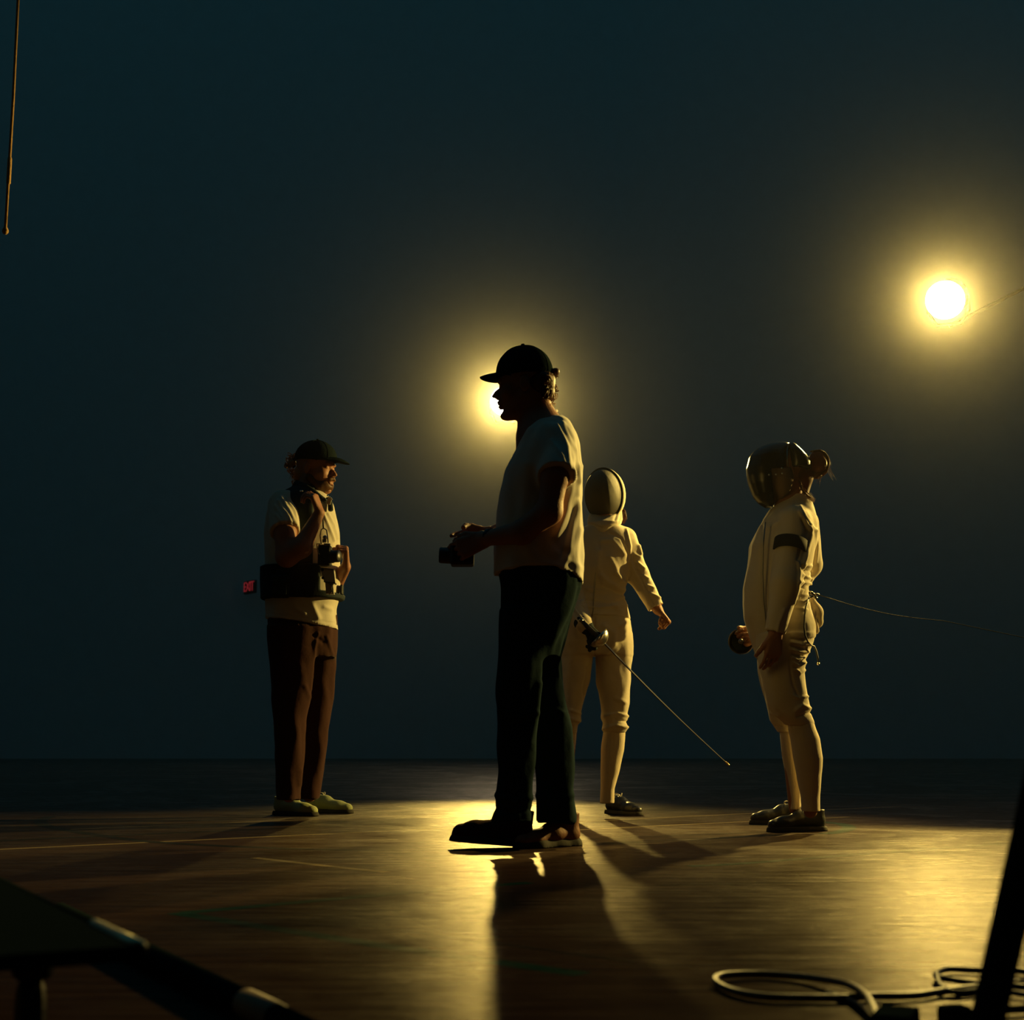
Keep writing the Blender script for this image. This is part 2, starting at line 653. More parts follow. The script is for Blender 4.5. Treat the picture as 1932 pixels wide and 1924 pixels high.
M['base'] = mat('rubber_base', (.06, .07, .07), .7, .3)
M['lens_on'] = mat('lit_lens', (1, .9, .7), .3, .5, emit=(1.0, .80, .52), estr=60)
M['sign_red'] = mat('lit_red_letters', (.5, .02, .03), .5, .3, emit=(1.0, .07, .09), estr=.16)
M['sign_box'] = mat('sign_case', (.06, .07, .07), .6, .3)


def floor_material(name, ca, cb):
    m = bpy.data.materials.new(name)
    m.use_nodes = True
    N, L = m.node_tree.nodes, m.node_tree.links
    b = N['Principled BSDF']
    tc = N.new('ShaderNodeTexCoord')

    def noise(scale, st, det=5, rough=.55, dist=0.0):
        mp = N.new('ShaderNodeMapping'); mp.inputs['Scale'].default_value = st
        L.new(tc.outputs['Object'], mp.inputs['Vector'])
        t = N.new('ShaderNodeTexNoise'); t.inputs['Scale'].default_value = scale
        t.inputs['Detail'].default_value = det; t.inputs['Roughness'].default_value = rough
        t.inputs['Distortion'].default_value = dist
        L.new(mp.outputs[0], t.inputs['Vector'])
        return t.outputs['Fac']

    def rng(src, a, b_, c, d):
        r = N.new('ShaderNodeMapRange')
        r.inputs[1].default_value, r.inputs[2].default_value = a, b_
        r.inputs[3].default_value, r.inputs[4].default_value = c, d
        L.new(src, r.inputs[0])
        return r.outputs[0]
    streak = noise(3.0, (1.0, 9.0, 1), 7, .6)
    fine = noise(22.0, (.5, 5.0, 1), 5, .6)
    cloud = noise(1.3, (1, 1, 1), 5, .6, 1.5)
    scuff = noise(6.0, (1.2, 3.0, 1), 8, .7, 2.0)
    cr = N.new('ShaderNodeValToRGB')
    cr.color_ramp.elements[0].position = .3
    cr.color_ramp.elements[0].color = (*ca, 1)
    cr.color_ramp.elements[1].position = .72
    cr.color_ramp.elements[1].color = (*cb, 1)
    L.new(streak, cr.inputs[0])
    L.new(cr.outputs[0], b.inputs['Base Color'])
    mx = N.new('ShaderNodeMath'); mx.operation = 'ADD'
    L.new(rng(streak, .3, .7, .20, .29), mx.inputs[0])
    L.new(rng(cloud, .3, .7, -.04, .06), mx.inputs[1])
    L.new(mx.outputs[0], b.inputs['Roughness'])
    add = N.new('ShaderNodeMath'); add.operation = 'MULTIPLY_ADD'
    L.new(fine, add.inputs[0]); add.inputs[1].default_value = .55
    L.new(streak, add.inputs[2])
    bp = N.new('ShaderNodeBump'); bp.inputs['Distance'].default_value = .0035; bp.inputs['Strength'].default_value = 1
    L.new(add.outputs[0], bp.inputs['Height'])
    L.new(bp.outputs[0], b.inputs['Normal'])
    b.inputs['Specular IOR Level'].default_value = 0
    gl = N.new('ShaderNodeBsdfGlossy')
    gl.inputs['Color'].default_value = (1, .95, .85, 1)
    L.new(mx.outputs[0], gl.inputs['Roughness']); L.new(bp.outputs[0], gl.inputs['Normal'])
    fr_ = N.new('ShaderNodeFresnel'); fr_.inputs['IOR'].default_value = 1.15
    ml = N.new('ShaderNodeMath'); ml.operation = 'MULTIPLY'
    pw_ = N.new('ShaderNodeMath'); pw_.operation = 'POWER'; pw_.inputs[1].default_value = 2.0
    L.new(fr_.outputs[0], pw_.inputs[0])
    L.new(pw_.outputs[0], ml.inputs[0]); L.new(rng(scuff, .35, .65, .5, .9), ml.inputs[1])
    ml.use_clamp = True
    ms = N.new('ShaderNodeMixShader')
    L.new(ml.outputs[0], ms.inputs[0]); L.new(b.outputs[0], ms.inputs[1]); L.new(gl.outputs[0], ms.inputs[2])
    L.new(ms.outputs[0], N['Material Output'].inputs['Surface'])
    return m


M['floor'] = floor_material('varnished_gym_floor', (.024, .0115, .008), (.046, .023, .015))
M['line_green'] = floor_material('dark_green_paint', (.004, .028, .022), (.006, .040, .030))
M['line_dark'] = floor_material('dark_paint', (.006, .006, .006), (.012, .012, .012))
M['line_pale'] = floor_material('pale_paint', (.16, .12, .07), (.26, .20, .12))

# ------------------------------------------------------------------ the hall
BACK = 21.6


def struct(name, V, F, m, parent=None):
    o = put(name, mesh_from(V, F, name, False), parent, m)
    if parent is None:
        o['kind'] = 'structure'
    return o


def slab(name, x0, x1, y0, y1, z0, z1, m, parent=None):
    mb = MB()
    mb.box(((x0 + x1) / 2, (y0 + y1) / 2, (z0 + z1) / 2), (x1 - x0, y1 - y0, z1 - z0))
    o = mb.build(name, m, parent)
    if parent is None:
        o['kind'] = 'structure'
    return o


floor = slab('floor', -15, 15, -6, BACK, -.12, 0, M['floor'])
slab('wall_back', -15, 15, BACK, BACK + .2, 0, 12.6, M['wall'])
slab('wall_left', -15.2, -15, -6, BACK + .2, 0, 12.6, M['wall'])
slab('wall_right', 15, 15.2, -6, BACK + .2, 0, 12.6, M['wall'])
slab('wall_front', -15, 15, -6.2, -6, 0, 12.6, M['ceil'])
slab('ceiling', -15.2, 15.2, -6.2, 0.5, 12.6, 12.8, M['ceil'])


def court_line(pts, wd, m, name='court_line'):
    P = [on_floor(a, b) for a, b in pts]
    # resample to a smooth line
    Q = []
    for i in range(len(P) - 1):
        p0, p1, p2, p3 = P[max(i - 1, 0)], P[i], P[i + 1], P[min(i + 2, len(P) - 1)]
        for t in np.linspace(0, 1, 7)[:-1] if len(P) > 2 else [0]:
            Q.append(.5 * ((2 * p1) + (-p0 + p2) * t + (2 * p0 - 5 * p1 + 4 * p2 - p3) * t * t + (-p0 + 3 * p1 - 3 * p2 + p3) * t ** 3))
    Q.append(P[-1])
    V, F = [], []
    for i, q in enumerate(Q):
        t = Q[min(i + 1, len(Q) - 1)] - Q[max(i - 1, 0)]
        t /= np.linalg.norm(t) + 1e-9
        nrm = np.array([-t[1], t[0], 0]) * wd / 2
        for z in (-.002, court_line.z):
            V += [q + nrm + (0, 0, z), q - nrm + (0, 0, z)]
    for i in range(len(Q) - 1):
        a, b = 4 * i, 4 * i + 4
        F += [(a + 2, a + 3, b + 3, b + 2), (a, a + 2, b + 2, b), (a + 1, b + 1, b + 3, a + 3)]
    F += [(0, 1, 3, 2), (4 * len(Q) - 4, 4 * len(Q) - 2, 4 * len(Q) - 1, 4 * len(Q) - 3)]
    court_line.z += .00002
    return put(name, mesh_from(V, F, name, False), floor, m)


court_line.z = .0002
court_line([(-60, 1605), (740, 1567), (1340, 1538), (1700, 1521)], .035, M['line_pale'])
court_line([(1000, 1570), (1340, 1553), (1600, 1541)], .035, M['line_pale'])
court_line([(120, 1565), (530, 1548), (900, 1533)], .03, M['line_pale'])
court_line([(480, 1618), (640, 1636), (730, 1645)], .035, M['line_pale'])
court_line([(-40, 1588), (199, 1577), (629, 1558), (760, 1552)], .05, M['line_dark'])
court_line([(96, 1540), (76, 1549), (100, 1561), (232, 1582), (330, 1591), (520, 1600), (720, 1605)], .06, M['line_dark'])
court_line([(331, 1722), (640, 1771), (820, 1798), (1100, 1838)], .05, M['line_green'])
court_line([(348, 1722), (620, 1697), (820, 1679), (1000, 1665)], .05, M['line_green'])
court_line([(673, 1744), (930, 1779), (1200, 1815)], .012, M['line_dark'])
court_line([(1300, 1634), (1398, 1629), (1627, 1611), (1889, 1591)], .045, M['line_green'])
court_line([(1240, 1669), (1500, 1665), (1885, 1658), (2000, 1656)], .016, M['line_dark'])
court_line([(1560, 1739), (1692, 1746), (1863, 1758), (2000, 1766)], .012, M['line_dark'])
court_line([(1556, 1573), (1585, 1569), (1602, 1562), (1590, 1555), (1555, 1551), (1500, 1547)], .06, M['line_green'])


# ------------------------------------------------------------------ haze
def haze():
    m = bpy.data.materials.new('stage_haze')
    m.use_nodes = True
    N, L = m.node_tree.nodes, m.node_tree.links
    N.remove(N['Principled BSDF'])
    a = N.new('ShaderNodeVolumeScatter'); a.inputs['Density'].default_value = HZ[0][0]; a.inputs['Anisotropy'].default_value = HZ[0][1]
    b = N.new('ShaderNodeVolumeScatter'); b.inputs['Density'].default_value = HZ[1][0]; b.inputs['Anisotropy'].default_value = HZ[1][1]
    s = N.new('ShaderNodeAddShader')
    L.new(a.outputs[0], s.inputs[0]); L.new(b.outputs[0], s.inputs[1])
    L.new(s.outputs[0], N['Material Output'].inputs['Volume'])
    # the haze hangs over the far two thirds of the hall and is extended forward to strengthen the near lamp's glow
    plan = [(-14.8, 5.66), (.42, 5.66), (.42, 1.0), (14.8, 1.0), (14.8, 21.3), (-14.8, 21.3)]
    n = len(plan)
    mb = MB()
    mb.add([(x, y, z) for z in (.02, 12.0) for x, y in plan],
           [tuple(reversed(range(n))), tuple(range(n, 2 * n))] + [(i, (i + 1) % n, n + (i + 1) % n, n + i) for i in range(n)])
    o = mb.build('haze', m)
    tag(o, 'thin stage haze glowing around both lamps', 'haze', kind='stuff')
    return o


HZ = ((.0019, .970), (.00008, .6))
haze()


# ------------------------------------------------------------------ lamps
def film_lamp(loc, aim, label, lens_r, power, half, blend, radius, boom):
    base = empty('film_lamp', (loc[0] + boom, loc[1], 0), label, 'lamp', 'film lamps shining towards the camera')
    d = np.array(aim, float) - np.array(loc); d /= np.linalg.norm(d)
    loc = np.array(loc, float)
    R = frame(d)
    s, u = R[:, 1], R[:, 2]
    k = lens_r / .13
    hb = MB()
    hb.lathe([(.0, -.40 * k), (.10 * k, -.40 * k), (.130 * k, -.34 * k), (.133 * k, -.06 * k), (.133 * k, -.012), (lens_r, -.008), (lens_r * .9, -.03 * k), (0, -.035 * k)], loc, d, 28)
    h = hb.build('housing', M['matte'], base, smooth=False)
    lb = MB()
    lb.lathe([(0, .012), (lens_r * .5, .009), (lens_r, -.002), (lens_r, -.012), (0, -.012)], loc, d, 32)
    lb.build('lens', M['lens_on'], base, smooth=True)
    yb = MB()
    hor = np.array([s[0], s[1], 0]); hor /= np.linalg.norm(hor)
    cc = loc - d * .2 * k
    pts = [cc + hor * .136 * k, cc + hor * .136 * k - np.array([0, 0, .10 * k]), cc + hor * .08 * k - np.array([0, 0, .19 * k]),
           cc - hor * .08 * k - np.array([0, 0, .19 * k]), cc - hor * .136 * k - np.array([0, 0, .10 * k]), cc - hor * .136 * k]
    yb.tube(pts, .012 * k, 8)
    yb.build('yoke', M['matte'], base)
    top = cc - np.array([0, 0, .19 * k])
    z1 = top[2] + boom * .5
    b0 = np.array([top[0] + boom, top[1], 0])
    bm = MB()
    bm.tube([top - np.array([0, 0, .01]), top + np.array([boom * 1.12, 0, boom * .56])], .012, 8)
    bm.build('boom_arm', M['base'], base)
    for i in range(3):
        sb = MB()
        r = (.028, .021, .015)[i]
        sb.lathe([(0, 0), (r, 0), (r, z1 * .36), (0, z1 * .36)], b0 + np.array([0, 0, .22 + (z1 - .22 - z1 * .36) * i / 2]), (0, 0, 1), 12)
        sb.build('stand_pole', M['base'], base)
    for i in range(3):
        an = math.radians(30 + 120 * i)
        f_ = b0 + np.array([math.cos(an), math.sin(an), 0]) * .45 + np.array([0, 0, .014])
        lg = MB()
        lg.tube([b0 + np.array([0, 0, .62]), f_], .014, 8)
        lg.tube([b0 + np.array([0, 0, .26]), b0 * .5 + f_ * .5 + np.array([0, 0, .30])], .009, 6)
        lg.build('leg', M['matte'], base)
    spot('lamp_light', tuple(loc + d * .05), tuple(loc + d * 5), power, half, blend, radius, WARM)
    return base


film_lamp(LAMP_FAR, LAMP_FAR + far_dir, 'round film lamp glowing behind the face of the tall man in a cap', .20, 2300, 15, .25, .10, .40)
film_lamp(LAMP_NEAR, LAMP_NEAR + near_dir, 'blazing white film lamp high above and behind the fencer with a hair bun', .118, 800, 34, .3, .06, 1.15)
LAMP_SIDE = np.array([6.2, 9.2, 2.6])  # unseen lamp added to brighten the figures from the side
film_lamp(LAMP_SIDE, (0.3, 6.4, 1.15), 'third film lamp added out of view to light the figures from one side', .115, 2600, 17, .5, .08, .5)

# ------------------------------------------------------------------ people: shared builders


def sdf_obj(g, name, m, root, folds=(), ripple=0.0, seed=0, label=None):
    V, Q = g.mesh()
    if folds or ripple:
        V = fold(V, Q, folds, ripple, seed)
    o = put(name, mesh_from(V, Q, name), root, m)
    if label:
        o['label'] = label
    return o


def box_of(P, pad):
    P = np.array(P)
    return P.min(0) - pad, P.max(0) + pad


def shoe(root, heel, fwd, L=.29, m_up=None, m_sole=None, laces=True, up=(0, 0, 1), wd=1.0, m_lace=None, label=None, high=.10, solet=.02, toe=1.25):
    """a laced shoe: upper (thing part) with sole and laces as sub-parts"""
    R = frame(fwd, up)
    heel = np.array(heel, float)

    def tow(V):
        return heel + V @ R.T
    k = L / .29
    g = Sdf((-.03, -.07, -.01), (.32 * k, .07, high + .05), .0035)
    g.cone((.040 * k, 0, .042), (.12 * k, 0, .047), .036 * wd, .037 * wd, k=.01)
    g.cone((.12 * k, 0, .045), (.205 * k, 0, .030), .037 * wd, .040 * wd, k=.02, n=(0, 0, 1), sq=toe)
    g.cone((.205 * k, 0, .028), (.250 * k, .004, .026), .040 * wd, .031 * wd, k=.015, n=(0, 0, 1), sq=toe)
    g.cone((.050 * k, 0, .05), (.046 * k, 0, high), .037 * wd, .038 * wd, k=.012)
    g.cone((.075 * k, 0, .075), (.13 * k, 0, .062), .022, .020, k=.02)
    g.cone((.046 * k, 0, high - .012), (.046 * k, 0, high + .04), .030 * wd, .033 * wd, k=.004, mode='sub')
    g.cut(lambda X, Y, Z: solet * .7 - Z + 0 * X + 0 * Y)
    g.cut(lambda X, Y, Z: Z - high - .004 + 0 * X + 0 * Y)
    V, Q = g.mesh()
    o = put('shoe', mesh_from(tow(V), Q, 'shoe'), root, m_up)
    if label:
        o['label'] = label
    g = Sdf((-.03, -.07, -.03), (.32 * k, .07, .06), .0035)
    g.cone((.036 * k, 0, .0), (.10 * k, 0, .0), .041 * wd, .038 * wd, k=.01)
    g.cone((.10 * k, 0, .0), (.20 * k, .002, 0), .038 * wd, .046 * wd, k=.02)
    g.cone((.20 * k, .002, 0), (.252 * k, .004, 0), .046 * wd, .036 * wd, k=.015)
    g.cut(lambda X, Y, Z: np.maximum(Z - solet, .001 - Z) + 0 * X + 0 * Y)
    V, Q = g.mesh()
    put('sole', mesh_from(tow(V), Q, 'sole'), o, m_sole)
    if laces:
        mb = MB()
        for i in range(5):
            x = (.105 + .022 * i) * k
            z = .086 - .0075 * i
            sgn = 1 if i % 2 else -1
            mb.tube([tow(np.array([p])).ravel() for p in ((x, -.024, z - .014), (x + .006 * sgn, -.008, z + .001), (x - .006 * sgn, .008, z + .001), (x, .024, z - .014))], .0028, 6)
        for s_ in (-1, 1):
            mb.tube([tow(np.array([(.10 * k + .012 * math.cos(a), s_ * (.004 + .020 * math.sin(a / 2)), .092 + .010 * math.sin(a))])).ravel() for a in np.linspace(0, 2 * math.pi, 9)], .0024, 6)
        mb.build('lace', m_lace or M['cotton2'], o, smooth=True)
    return o


def cap_parts(root, O, R, m, q=1.0, crown=(.112, .090, .100), brim=.075, droop=5.5, tilt=.08):
    """baseball cap: crown with a stitched band, button, and a curved peak"""
    P = lambda f, s, u: np.array(O) + R @ (np.array([f, s, u]) * q)
    c = P(-.008, 0, .045)
    lo, hi = box_of([c], .15)
    g = Sdf(lo, hi, .004)
    g.ell(c, np.array(crown) * q, R, k=.01)
    up = R[:, 2]
    g.cut(lambda X, Y, Z: (.030 * q - ((X - O[0]) * up[0] + (Y - O[1]) * up[1] + (Z - O[2]) * up[2])))
    # hollow inside, so that the head sits in it
    o = sdf_obj(g, 'cap', m, root, ripple=.0006)
    cr = np.array(crown)
    for i in range(6):      # seams of the six panels
        a = math.pi * (i + .5) / 3
        pts = [P(-.008 + math.cos(a) * math.cos(e) * cr[0] * 1.004, math.sin(a) * math.cos(e) * cr[1] * 1.004, .045 + math.sin(e) * cr[2] * 1.004) for e in np.linspace(-.1, 1.5, 9)]
        sb = MB(); sb.tube(pts, .0015, 5)
        sb.build('seam', m, o, smooth=True)
    bb = MB(); bb.lathe([(0, .008), (.006, .007), (.008, .002), (.008, -.004)], P(-.008, 0, .045 + crown[2]), up, 12)
    bb.build('button', m, o, smooth=True)
    V, F = [], []
    nu, nv = 15, 9
    for sgn in (0, 1):
        for i in range(nu):
            s = -1 + 2 * i / (nu - 1)
            for j in range(nv):
                t = j / (nv - 1)
                an = s * 1.12
                f0 = -.008 + cr[0] * math.cos(an) * .96
                s0 = cr[1] * math.sin(an) * .96
                ln = brim * (max(0, 1 - abs(s) ** 2.6)) ** .55
                f = f0 + ln * t
                ss = s0 * (1 - .06 * t)
                u = .052 - droop * ss * ss - tilt * (f - .1) * t - .0028 * sgn
                V.append(P(f, ss, u))
    n1 = nu * nv
    for i in range(nu - 1):
        for j in range(nv - 1):
            a, b, c_, d = i * nv + j, i * nv + j + 1, (i + 1) * nv + j + 1, (i + 1) * nv + j
            F.append((a, b, c_, d)); F.append((n1 + d, n1 + c_, n1 + b, n1 + a))
        F.append((i * nv + nv - 1, n1 + i * nv + nv - 1, n1 + (i + 1) * nv + nv - 1, (i + 1) * nv + nv - 1))
    put('peak', mesh_from(V, F, 'peak'), o, m)
    return o


def curls(root, name, m, anchors, n, rmin, rmax, seed, thick=.0022, parent=None, wild=1.0):
    """short curled locks around anchor points"""
    rnd = random.Random(seed)
    mb = MB()
    for i in range(n):
        a = anchors[rnd.randrange(len(anchors))]
        c = np.array(a[0]) + np.array([rnd.gauss(0, 1) for _ in range(3)]) * a[1] * .5
        r = rnd.uniform(rmin, rmax)
        ax = np.array([rnd.gauss(0, 1), rnd.gauss(0, 1.5), rnd.gauss(0, 1)]); ax /= np.linalg.norm(ax)
        u = np.cross(ax, [0, 0, 1]); u /= np.linalg.norm(u) + 1e-9
        v = np.cross(ax, u)
        tn = rnd.uniform(.5, 1.1) * math.pi * 1.4
        ph = rnd.uniform(0, 6.28)
        pts = []
        for k in range(9):
            t = k / 8
            an = ph + tn * t
            rr = r * (1 - .35 * t)
            pts.append(c + rr * (math.cos(an) * u + math.sin(an) * v) + ax * t * r * .8 * wild + np.array([0, 0, -.01 * t]))
        mb.tube(pts, [thick * (1 - .7 * k / 8) for k in range(9)], 5)
    o = mb.build(name, m, parent or root, smooth=True)
    o['kind'] = 'stuff'
    return o


def strands(root, name, m, paths, n, spread, seed, thick=.0012, parent=None):
    """hair strands that follow guide paths"""
    rnd = random.Random(seed)
    mb = MB()
    for i in range(n):
        g = paths[rnd.randrange(len(paths))]
        off = np.array([rnd.gauss(0, 1) for _ in range(3)]) * spread
        wob = rnd.uniform(.3, 1.4)
        m_ = len(g)
        pts = [np.array(p) + off * (.5 + wob * k / m_) + np.array([rnd.gauss(0, 1) for _ in range(3)]) * spread * .12 for k, p in enumerate(g)]
        mb.tube(pts, [thick * (1.1 - .9 * k / (m_ - 1)) for k in range(m_)], 4)
    o = mb.build(name, m, parent or root, smooth=True)
    o['kind'] = 'stuff'
    return o


# ================================================================== the man in the foreground
A = Fig(5.3)
man = empty('person', A.p(1000, 1602), 'tall man in a cap and pale t-shirt in profile, hands held out before him', 'person')
R_man = frame((-1, .10, -.06))
O_man = A.p(987, 728, 0)
lo, hi = box_of([A.p(845, 1600), A.p(1105, 640)], .02)
lo[1], hi[1] = A.y0 - .36, A.y0 + .36
g = Sdf(lo, hi, .0042)
head(g, O_man, R_man, 1.0)
g.cone(A.p(1008, 752), A.p(1022, 815), .056, .066, k=.03)
g.cone(A.p(1025, 830), A.p(1030, 1080), .10, .12, k=.05, n=(0, 1, 0), sq=.8)
for s in (-1, 1):
    g.cone(A.p(1010, 1090, s * .07), A.p(978 if s < 0 else 1028, 1330, s * .095), .068, .046, k=.02)
    g.cone(A.p(978 if s < 0 else 1028, 1330, s * .095), A.p(972 if s < 0 else 1047, 1532, s * .095), .046, .034, k=.02)
# near arm
g.cone(A.p(1044, 848, -.14), A.p(1047, 898, -.228), .046, .047, k=.02)
g.cone(A.p(1047, 898, -.228), A.p(1036, 965, -.235), .047, .043, k=.02)
g.cone(A.p(1036, 965, -.235), A.p(985, 1004, -.20), .046, .042, k=.02)
g.cone(A.p(985, 1004, -.20), A.p(914, 1016, -.09), .041, .027, k=.02)
hand(g, A.p(912, 1018, -.085), (-1, .25, -.38), (.0, .95, -.15), thumb=-1, curl=(.35, .5, .6, .6), tcurl=.6)
# far arm
g.cone(A.p(1044, 848, .14), A.p(1047, 898, .228), .046, .047, k=.02)
g.cone(A.p(1047, 898, .228), A.p(1012, 975, .23), .047, .042, k=.02)
g.cone(A.p(1012, 975, .23), A.p(926, 1008, .09), .043, .028, k=.02)
hand(g, A.p(922, 1010, .085), (-1, -.15, -.22), (.0, -.95, -.25), thumb=1, curl=(.35, .5, .6, .6), tcurl=.6)
body = sdf_obj(g, 'body', M['skin'], man, ripple=.0)

# t-shirt
torso_man = A.rows([(786, 1034, 1062, .06), (797, 1018, 1075, .105), (808, 1000, 1082, .145), (820, 987, 1089, .175), (841, 977, 1095, .19), (867, 963, 1097, .20),
                    (890, 951, 1099, .205), (916, 945, 1097, .20), (963, 939, 1098, .19), (1010, 935, 1100, .185), (1062, 932, 1101, .18), (1112, 931, 1102, .18)])
lo, hi = box_of([A.p(915, 1125), A.p(1120, 770)], .02)
lo[1], hi[1] = A.y0 - .36, A.y0 + .36
g = Sdf(lo, hi, .005)
g.loft(torso_man, n=2.3)
for s in (-1, 1):
    g.cone(A.p(1046, 838, s * .14), A.p(1049, 896, s * .235), .064, .066, k=.035, cut=True)
g.cone(A.p(1010, 770), A.p(1016, 806), .072, .066, k=.012, mode='sub')
hz = A.line([(900, 1087), (932, 1084), (1002, 1075), (1046, 1077), (1080, 1089), (1101, 1102), (1140, 1108)])
hx, hzz = [q[0] for q in hz], [q[2] for q in hz]
g.cut(lambda X, Y, Z: np.interp(X.ravel(), hx, hzz)[:, None, None] - Z + 0 * Y)
shirt_folds = [([(1052, 800), (1070, 845), (1078, 900)], 4, .006), ([(1062, 800), (1084, 850), (1088, 910)], 4, .006),
               ([(1040, 830), (1062, 862), (1072, 892)], 4, .005), ([(1078, 905), (1068, 960), (1048, 1010)], 9, .012),
               ([(1092, 880), (1086, 960), (1070, 1030)], 7, .010), ([(1088, 940), (1062, 1050)], 5, -.008),
               ([(1095, 1000), (1060, 1072)], 7, .005), ([(1050, 1040), (1076, 1058), (1098, 1072)], 5, .003),
               ([(1010, 1040), (1060, 1062)], 6, -.003), ([(1002, 1071), (1046, 1072), (1080, 1084), (1101, 1096)], 2.0, -.0025),
               ([(1046, 880), (1066, 888), (1076, 899)], 1.6, -.002), ([(1000, 880), (990, 960), (1000, 1040)], 12, .006)]
shirt = sdf_obj(g, 't_shirt', M['cotton'], man, shirt_folds, ripple=.0022, seed=3)
nb = MB()
nb.tube([A.p(px, py, dy) for px, py, dy in ((984, 813, 0), (990, 806, -.045), (1008, 796, -.072), (1030, 784, -.064), (1046, 777, -.03), (1050, 775, 0), (1046, 777, .03), (1030, 784, .064), (1008, 796, .072), (990, 806, .045))], .006, 8, closed=True)
nb.build('collar', M['cotton'], shirt, smooth=True)

# jeans
lo, hi = box_of([A.p(915, 1575), A.p(1115, 1050)], .02)
lo[1], hi[1] = A.y0 - .32, A.y0 + .32
g = Sdf(lo, hi, .0055)
g.loft(A.rows([(1058, 938, 1098, .165), (1110, 945, 1093, .17), (1160, 948, 1078, .17), (1200, 950, 1066, .16), (1240, 952, 1056, .12)]), n=2.5, k=.02)
g.loft(A.rows([(1150, 945, 1040, .085), (1250, 938, 1024, .085), (1320, 936, 1019, .078), (1360, 937, 1015, .072), (1450, 938, 1009, .068), (1510, 935, 1003, .072), (1548, 929, 1003, .078)], -.095), k=.03, n=2.2)
g.loft(A.rows([(1150, 985, 1078, .085), (1230, 985, 1058, .085), (1284, 992, 1061, .078), (1322, 998, 1067, .074), (1371, 1003, 1078, .072), (1415, 1006, 1083, .070), (1458, 1008, 1085, .068), (1511, 1010, 1084, .07), (1550, 1010, 1083, .074)], .10), k=.03, n=2.2)
jf = [([(1020, 1290), (1010, 1350), (1000, 1400)], 6, .006), ([(1030, 1330), (1060, 1345)], 5, .006), ([(945, 1340), (980, 1352), (1010, 1345)], 6, .006),
      ([(938, 1500), (970, 1512), (1000, 1505)], 6, .007), ([(936, 1525), (965, 1534), (1000, 1528)], 5, -.006), ([(1014, 1500), (1050, 1512), (1082, 1500)], 6, .006)]
sdf_obj(g, 'jeans', M['denim'], man, jf, ripple=.0035, seed=5)
shoe(man, on_floor(1006, 1599), (-1, -.08, .085), .305, M['brown'], M['rubber'], high=.125, solet=.030, wd=1.10, m_lace=M['webbing'], toe=.9)
shoe(man, on_floor(1092, 1594), (-.80, -.6, 0), .30, M['tan'], M['rubber'], high=.115, solet=.030, wd=1.05, m_lace=M['webbing'])
cap_parts(man, O_man + np.array([0, 0, .004]), R_man, M['cap'], crown=(.106, .090, .104), brim=.066, droop=5.0, tilt=.18)
hb = [(A.p(1040, 706), .012), (A.p(1046, 704), .010), (A.p(1036, 725), .030), (A.p(1044, 728), .012), (A.p(1030, 738), .026), (A.p(1043, 738), .010), (A.p(1028, 720, -.05), .022), (A.p(1032, 725, .05), .022), (A.p(1036, 750), .012)]
lo, hi = box_of([A.p(1000, 765), A.p(1055, 680)], .03)
lo[1], hi[1] = A.y0 - .11, A.y0 + .11
g = Sdf(lo, hi, .0045)
g.ell(A.p(1020, 722), (.052, .082, .058), k=.01)
g.ell(A.p(1043, 702), (.020, .028, .014), k=.01)
g.ell(A.p(1033, 745), (.024, .05, .026), k=.01)
hair = sdf_obj(g, 'hair', M['hair'], man, ripple=.006, seed=9)
hb += [(A.p(1035 - 2 * j, 712 + 8 * i, -.03 - .02 * j), .010) for i in range(5) for j in range(3)]
curls(man, 'lock', M['hair'], hb, 330, .007, .016, 4, .0028, parent=hair)
curls(man, 'lock', M['hair_light'], [(A.p(1049, 733), .006), (A.p(1051, 700), .005), (A.p(1046, 745), .008), (A.p(1044, 764), .004)], 26, .005, .010, 8, .0013, parent=hair)
wb = MB()
wb.lathe([(.0285, -.012), (.0315, -.012), (.0315, .012), (.0285, .012)], A.p(926, 1013, -.105), A.p(914, 1016, -.09) - A.p(985, 1004, -.20), 20)
wr = wb.build('wristwatch', M['black'], man, smooth=True)

# what he holds: a small black box-shaped camera
dev = empty('camera', A.p(872, 1050), 'small black camera held out in both hands by the tall man in the foreground', 'camera')
mb = MB(); mb.box(A.p(872, 1048, 0), (.085, .10, .075), bev=.008)
mb.build('camera_body', M['black'], dev, smooth=False)
mb = MB(); mb.lathe([(0, .045), (.026, .045), (.030, .04), (.030, 0), (.033, -.01)], A.p(856, 1048, 0) + np.array([-.008, 0, 0]), (-1, 0, .05), 20)
mb.build('lens_barrel', M['leather'], dev, smooth=True)
mb = MB(); mb.box(A.p(874, 1024, 0), (.045, .05, .02), bev=.005)
mb.build('viewfinder', M['black'], dev)

# ================================================================== the photographer
B = Fig(7.2)
pho = empty('person', B.p(570, 1542), 'bearded person in a cap with cameras strapped on, touching the neck strap', 'person')
R_pho = frame((.93, -.36, -.08))
O_pho = B.p(597, 884, -.02)
lo, hi = box_of([B.p(490, 1545), B.p(680, 825)], .03)
lo[1], hi[1] = B.y0 - .42, B.y0 + .36
g = Sdf(lo, hi, .0045)
head(g, O_pho, R_pho, 1.0)
g.cone(B.p(586, 905), B.p(580, 945), .055, .064, k=.03)
g.cone(B.p(570, 960), B.p(572, 1150), .10, .12, k=.05, n=(0, 1, 0), sq=.8)
for s in (-1, 1):
    g.cone(B.p(572, 1150, s * .07), B.p(548 if s < 0 else 596, 1330, s * .09), .08, .052, k=.03)
    g.cone(B.p(548 if s < 0 else 596, 1330, s * .09), B.p(545 if s < 0 else 584, 1500, s * .09), .050, .034, k=.03)
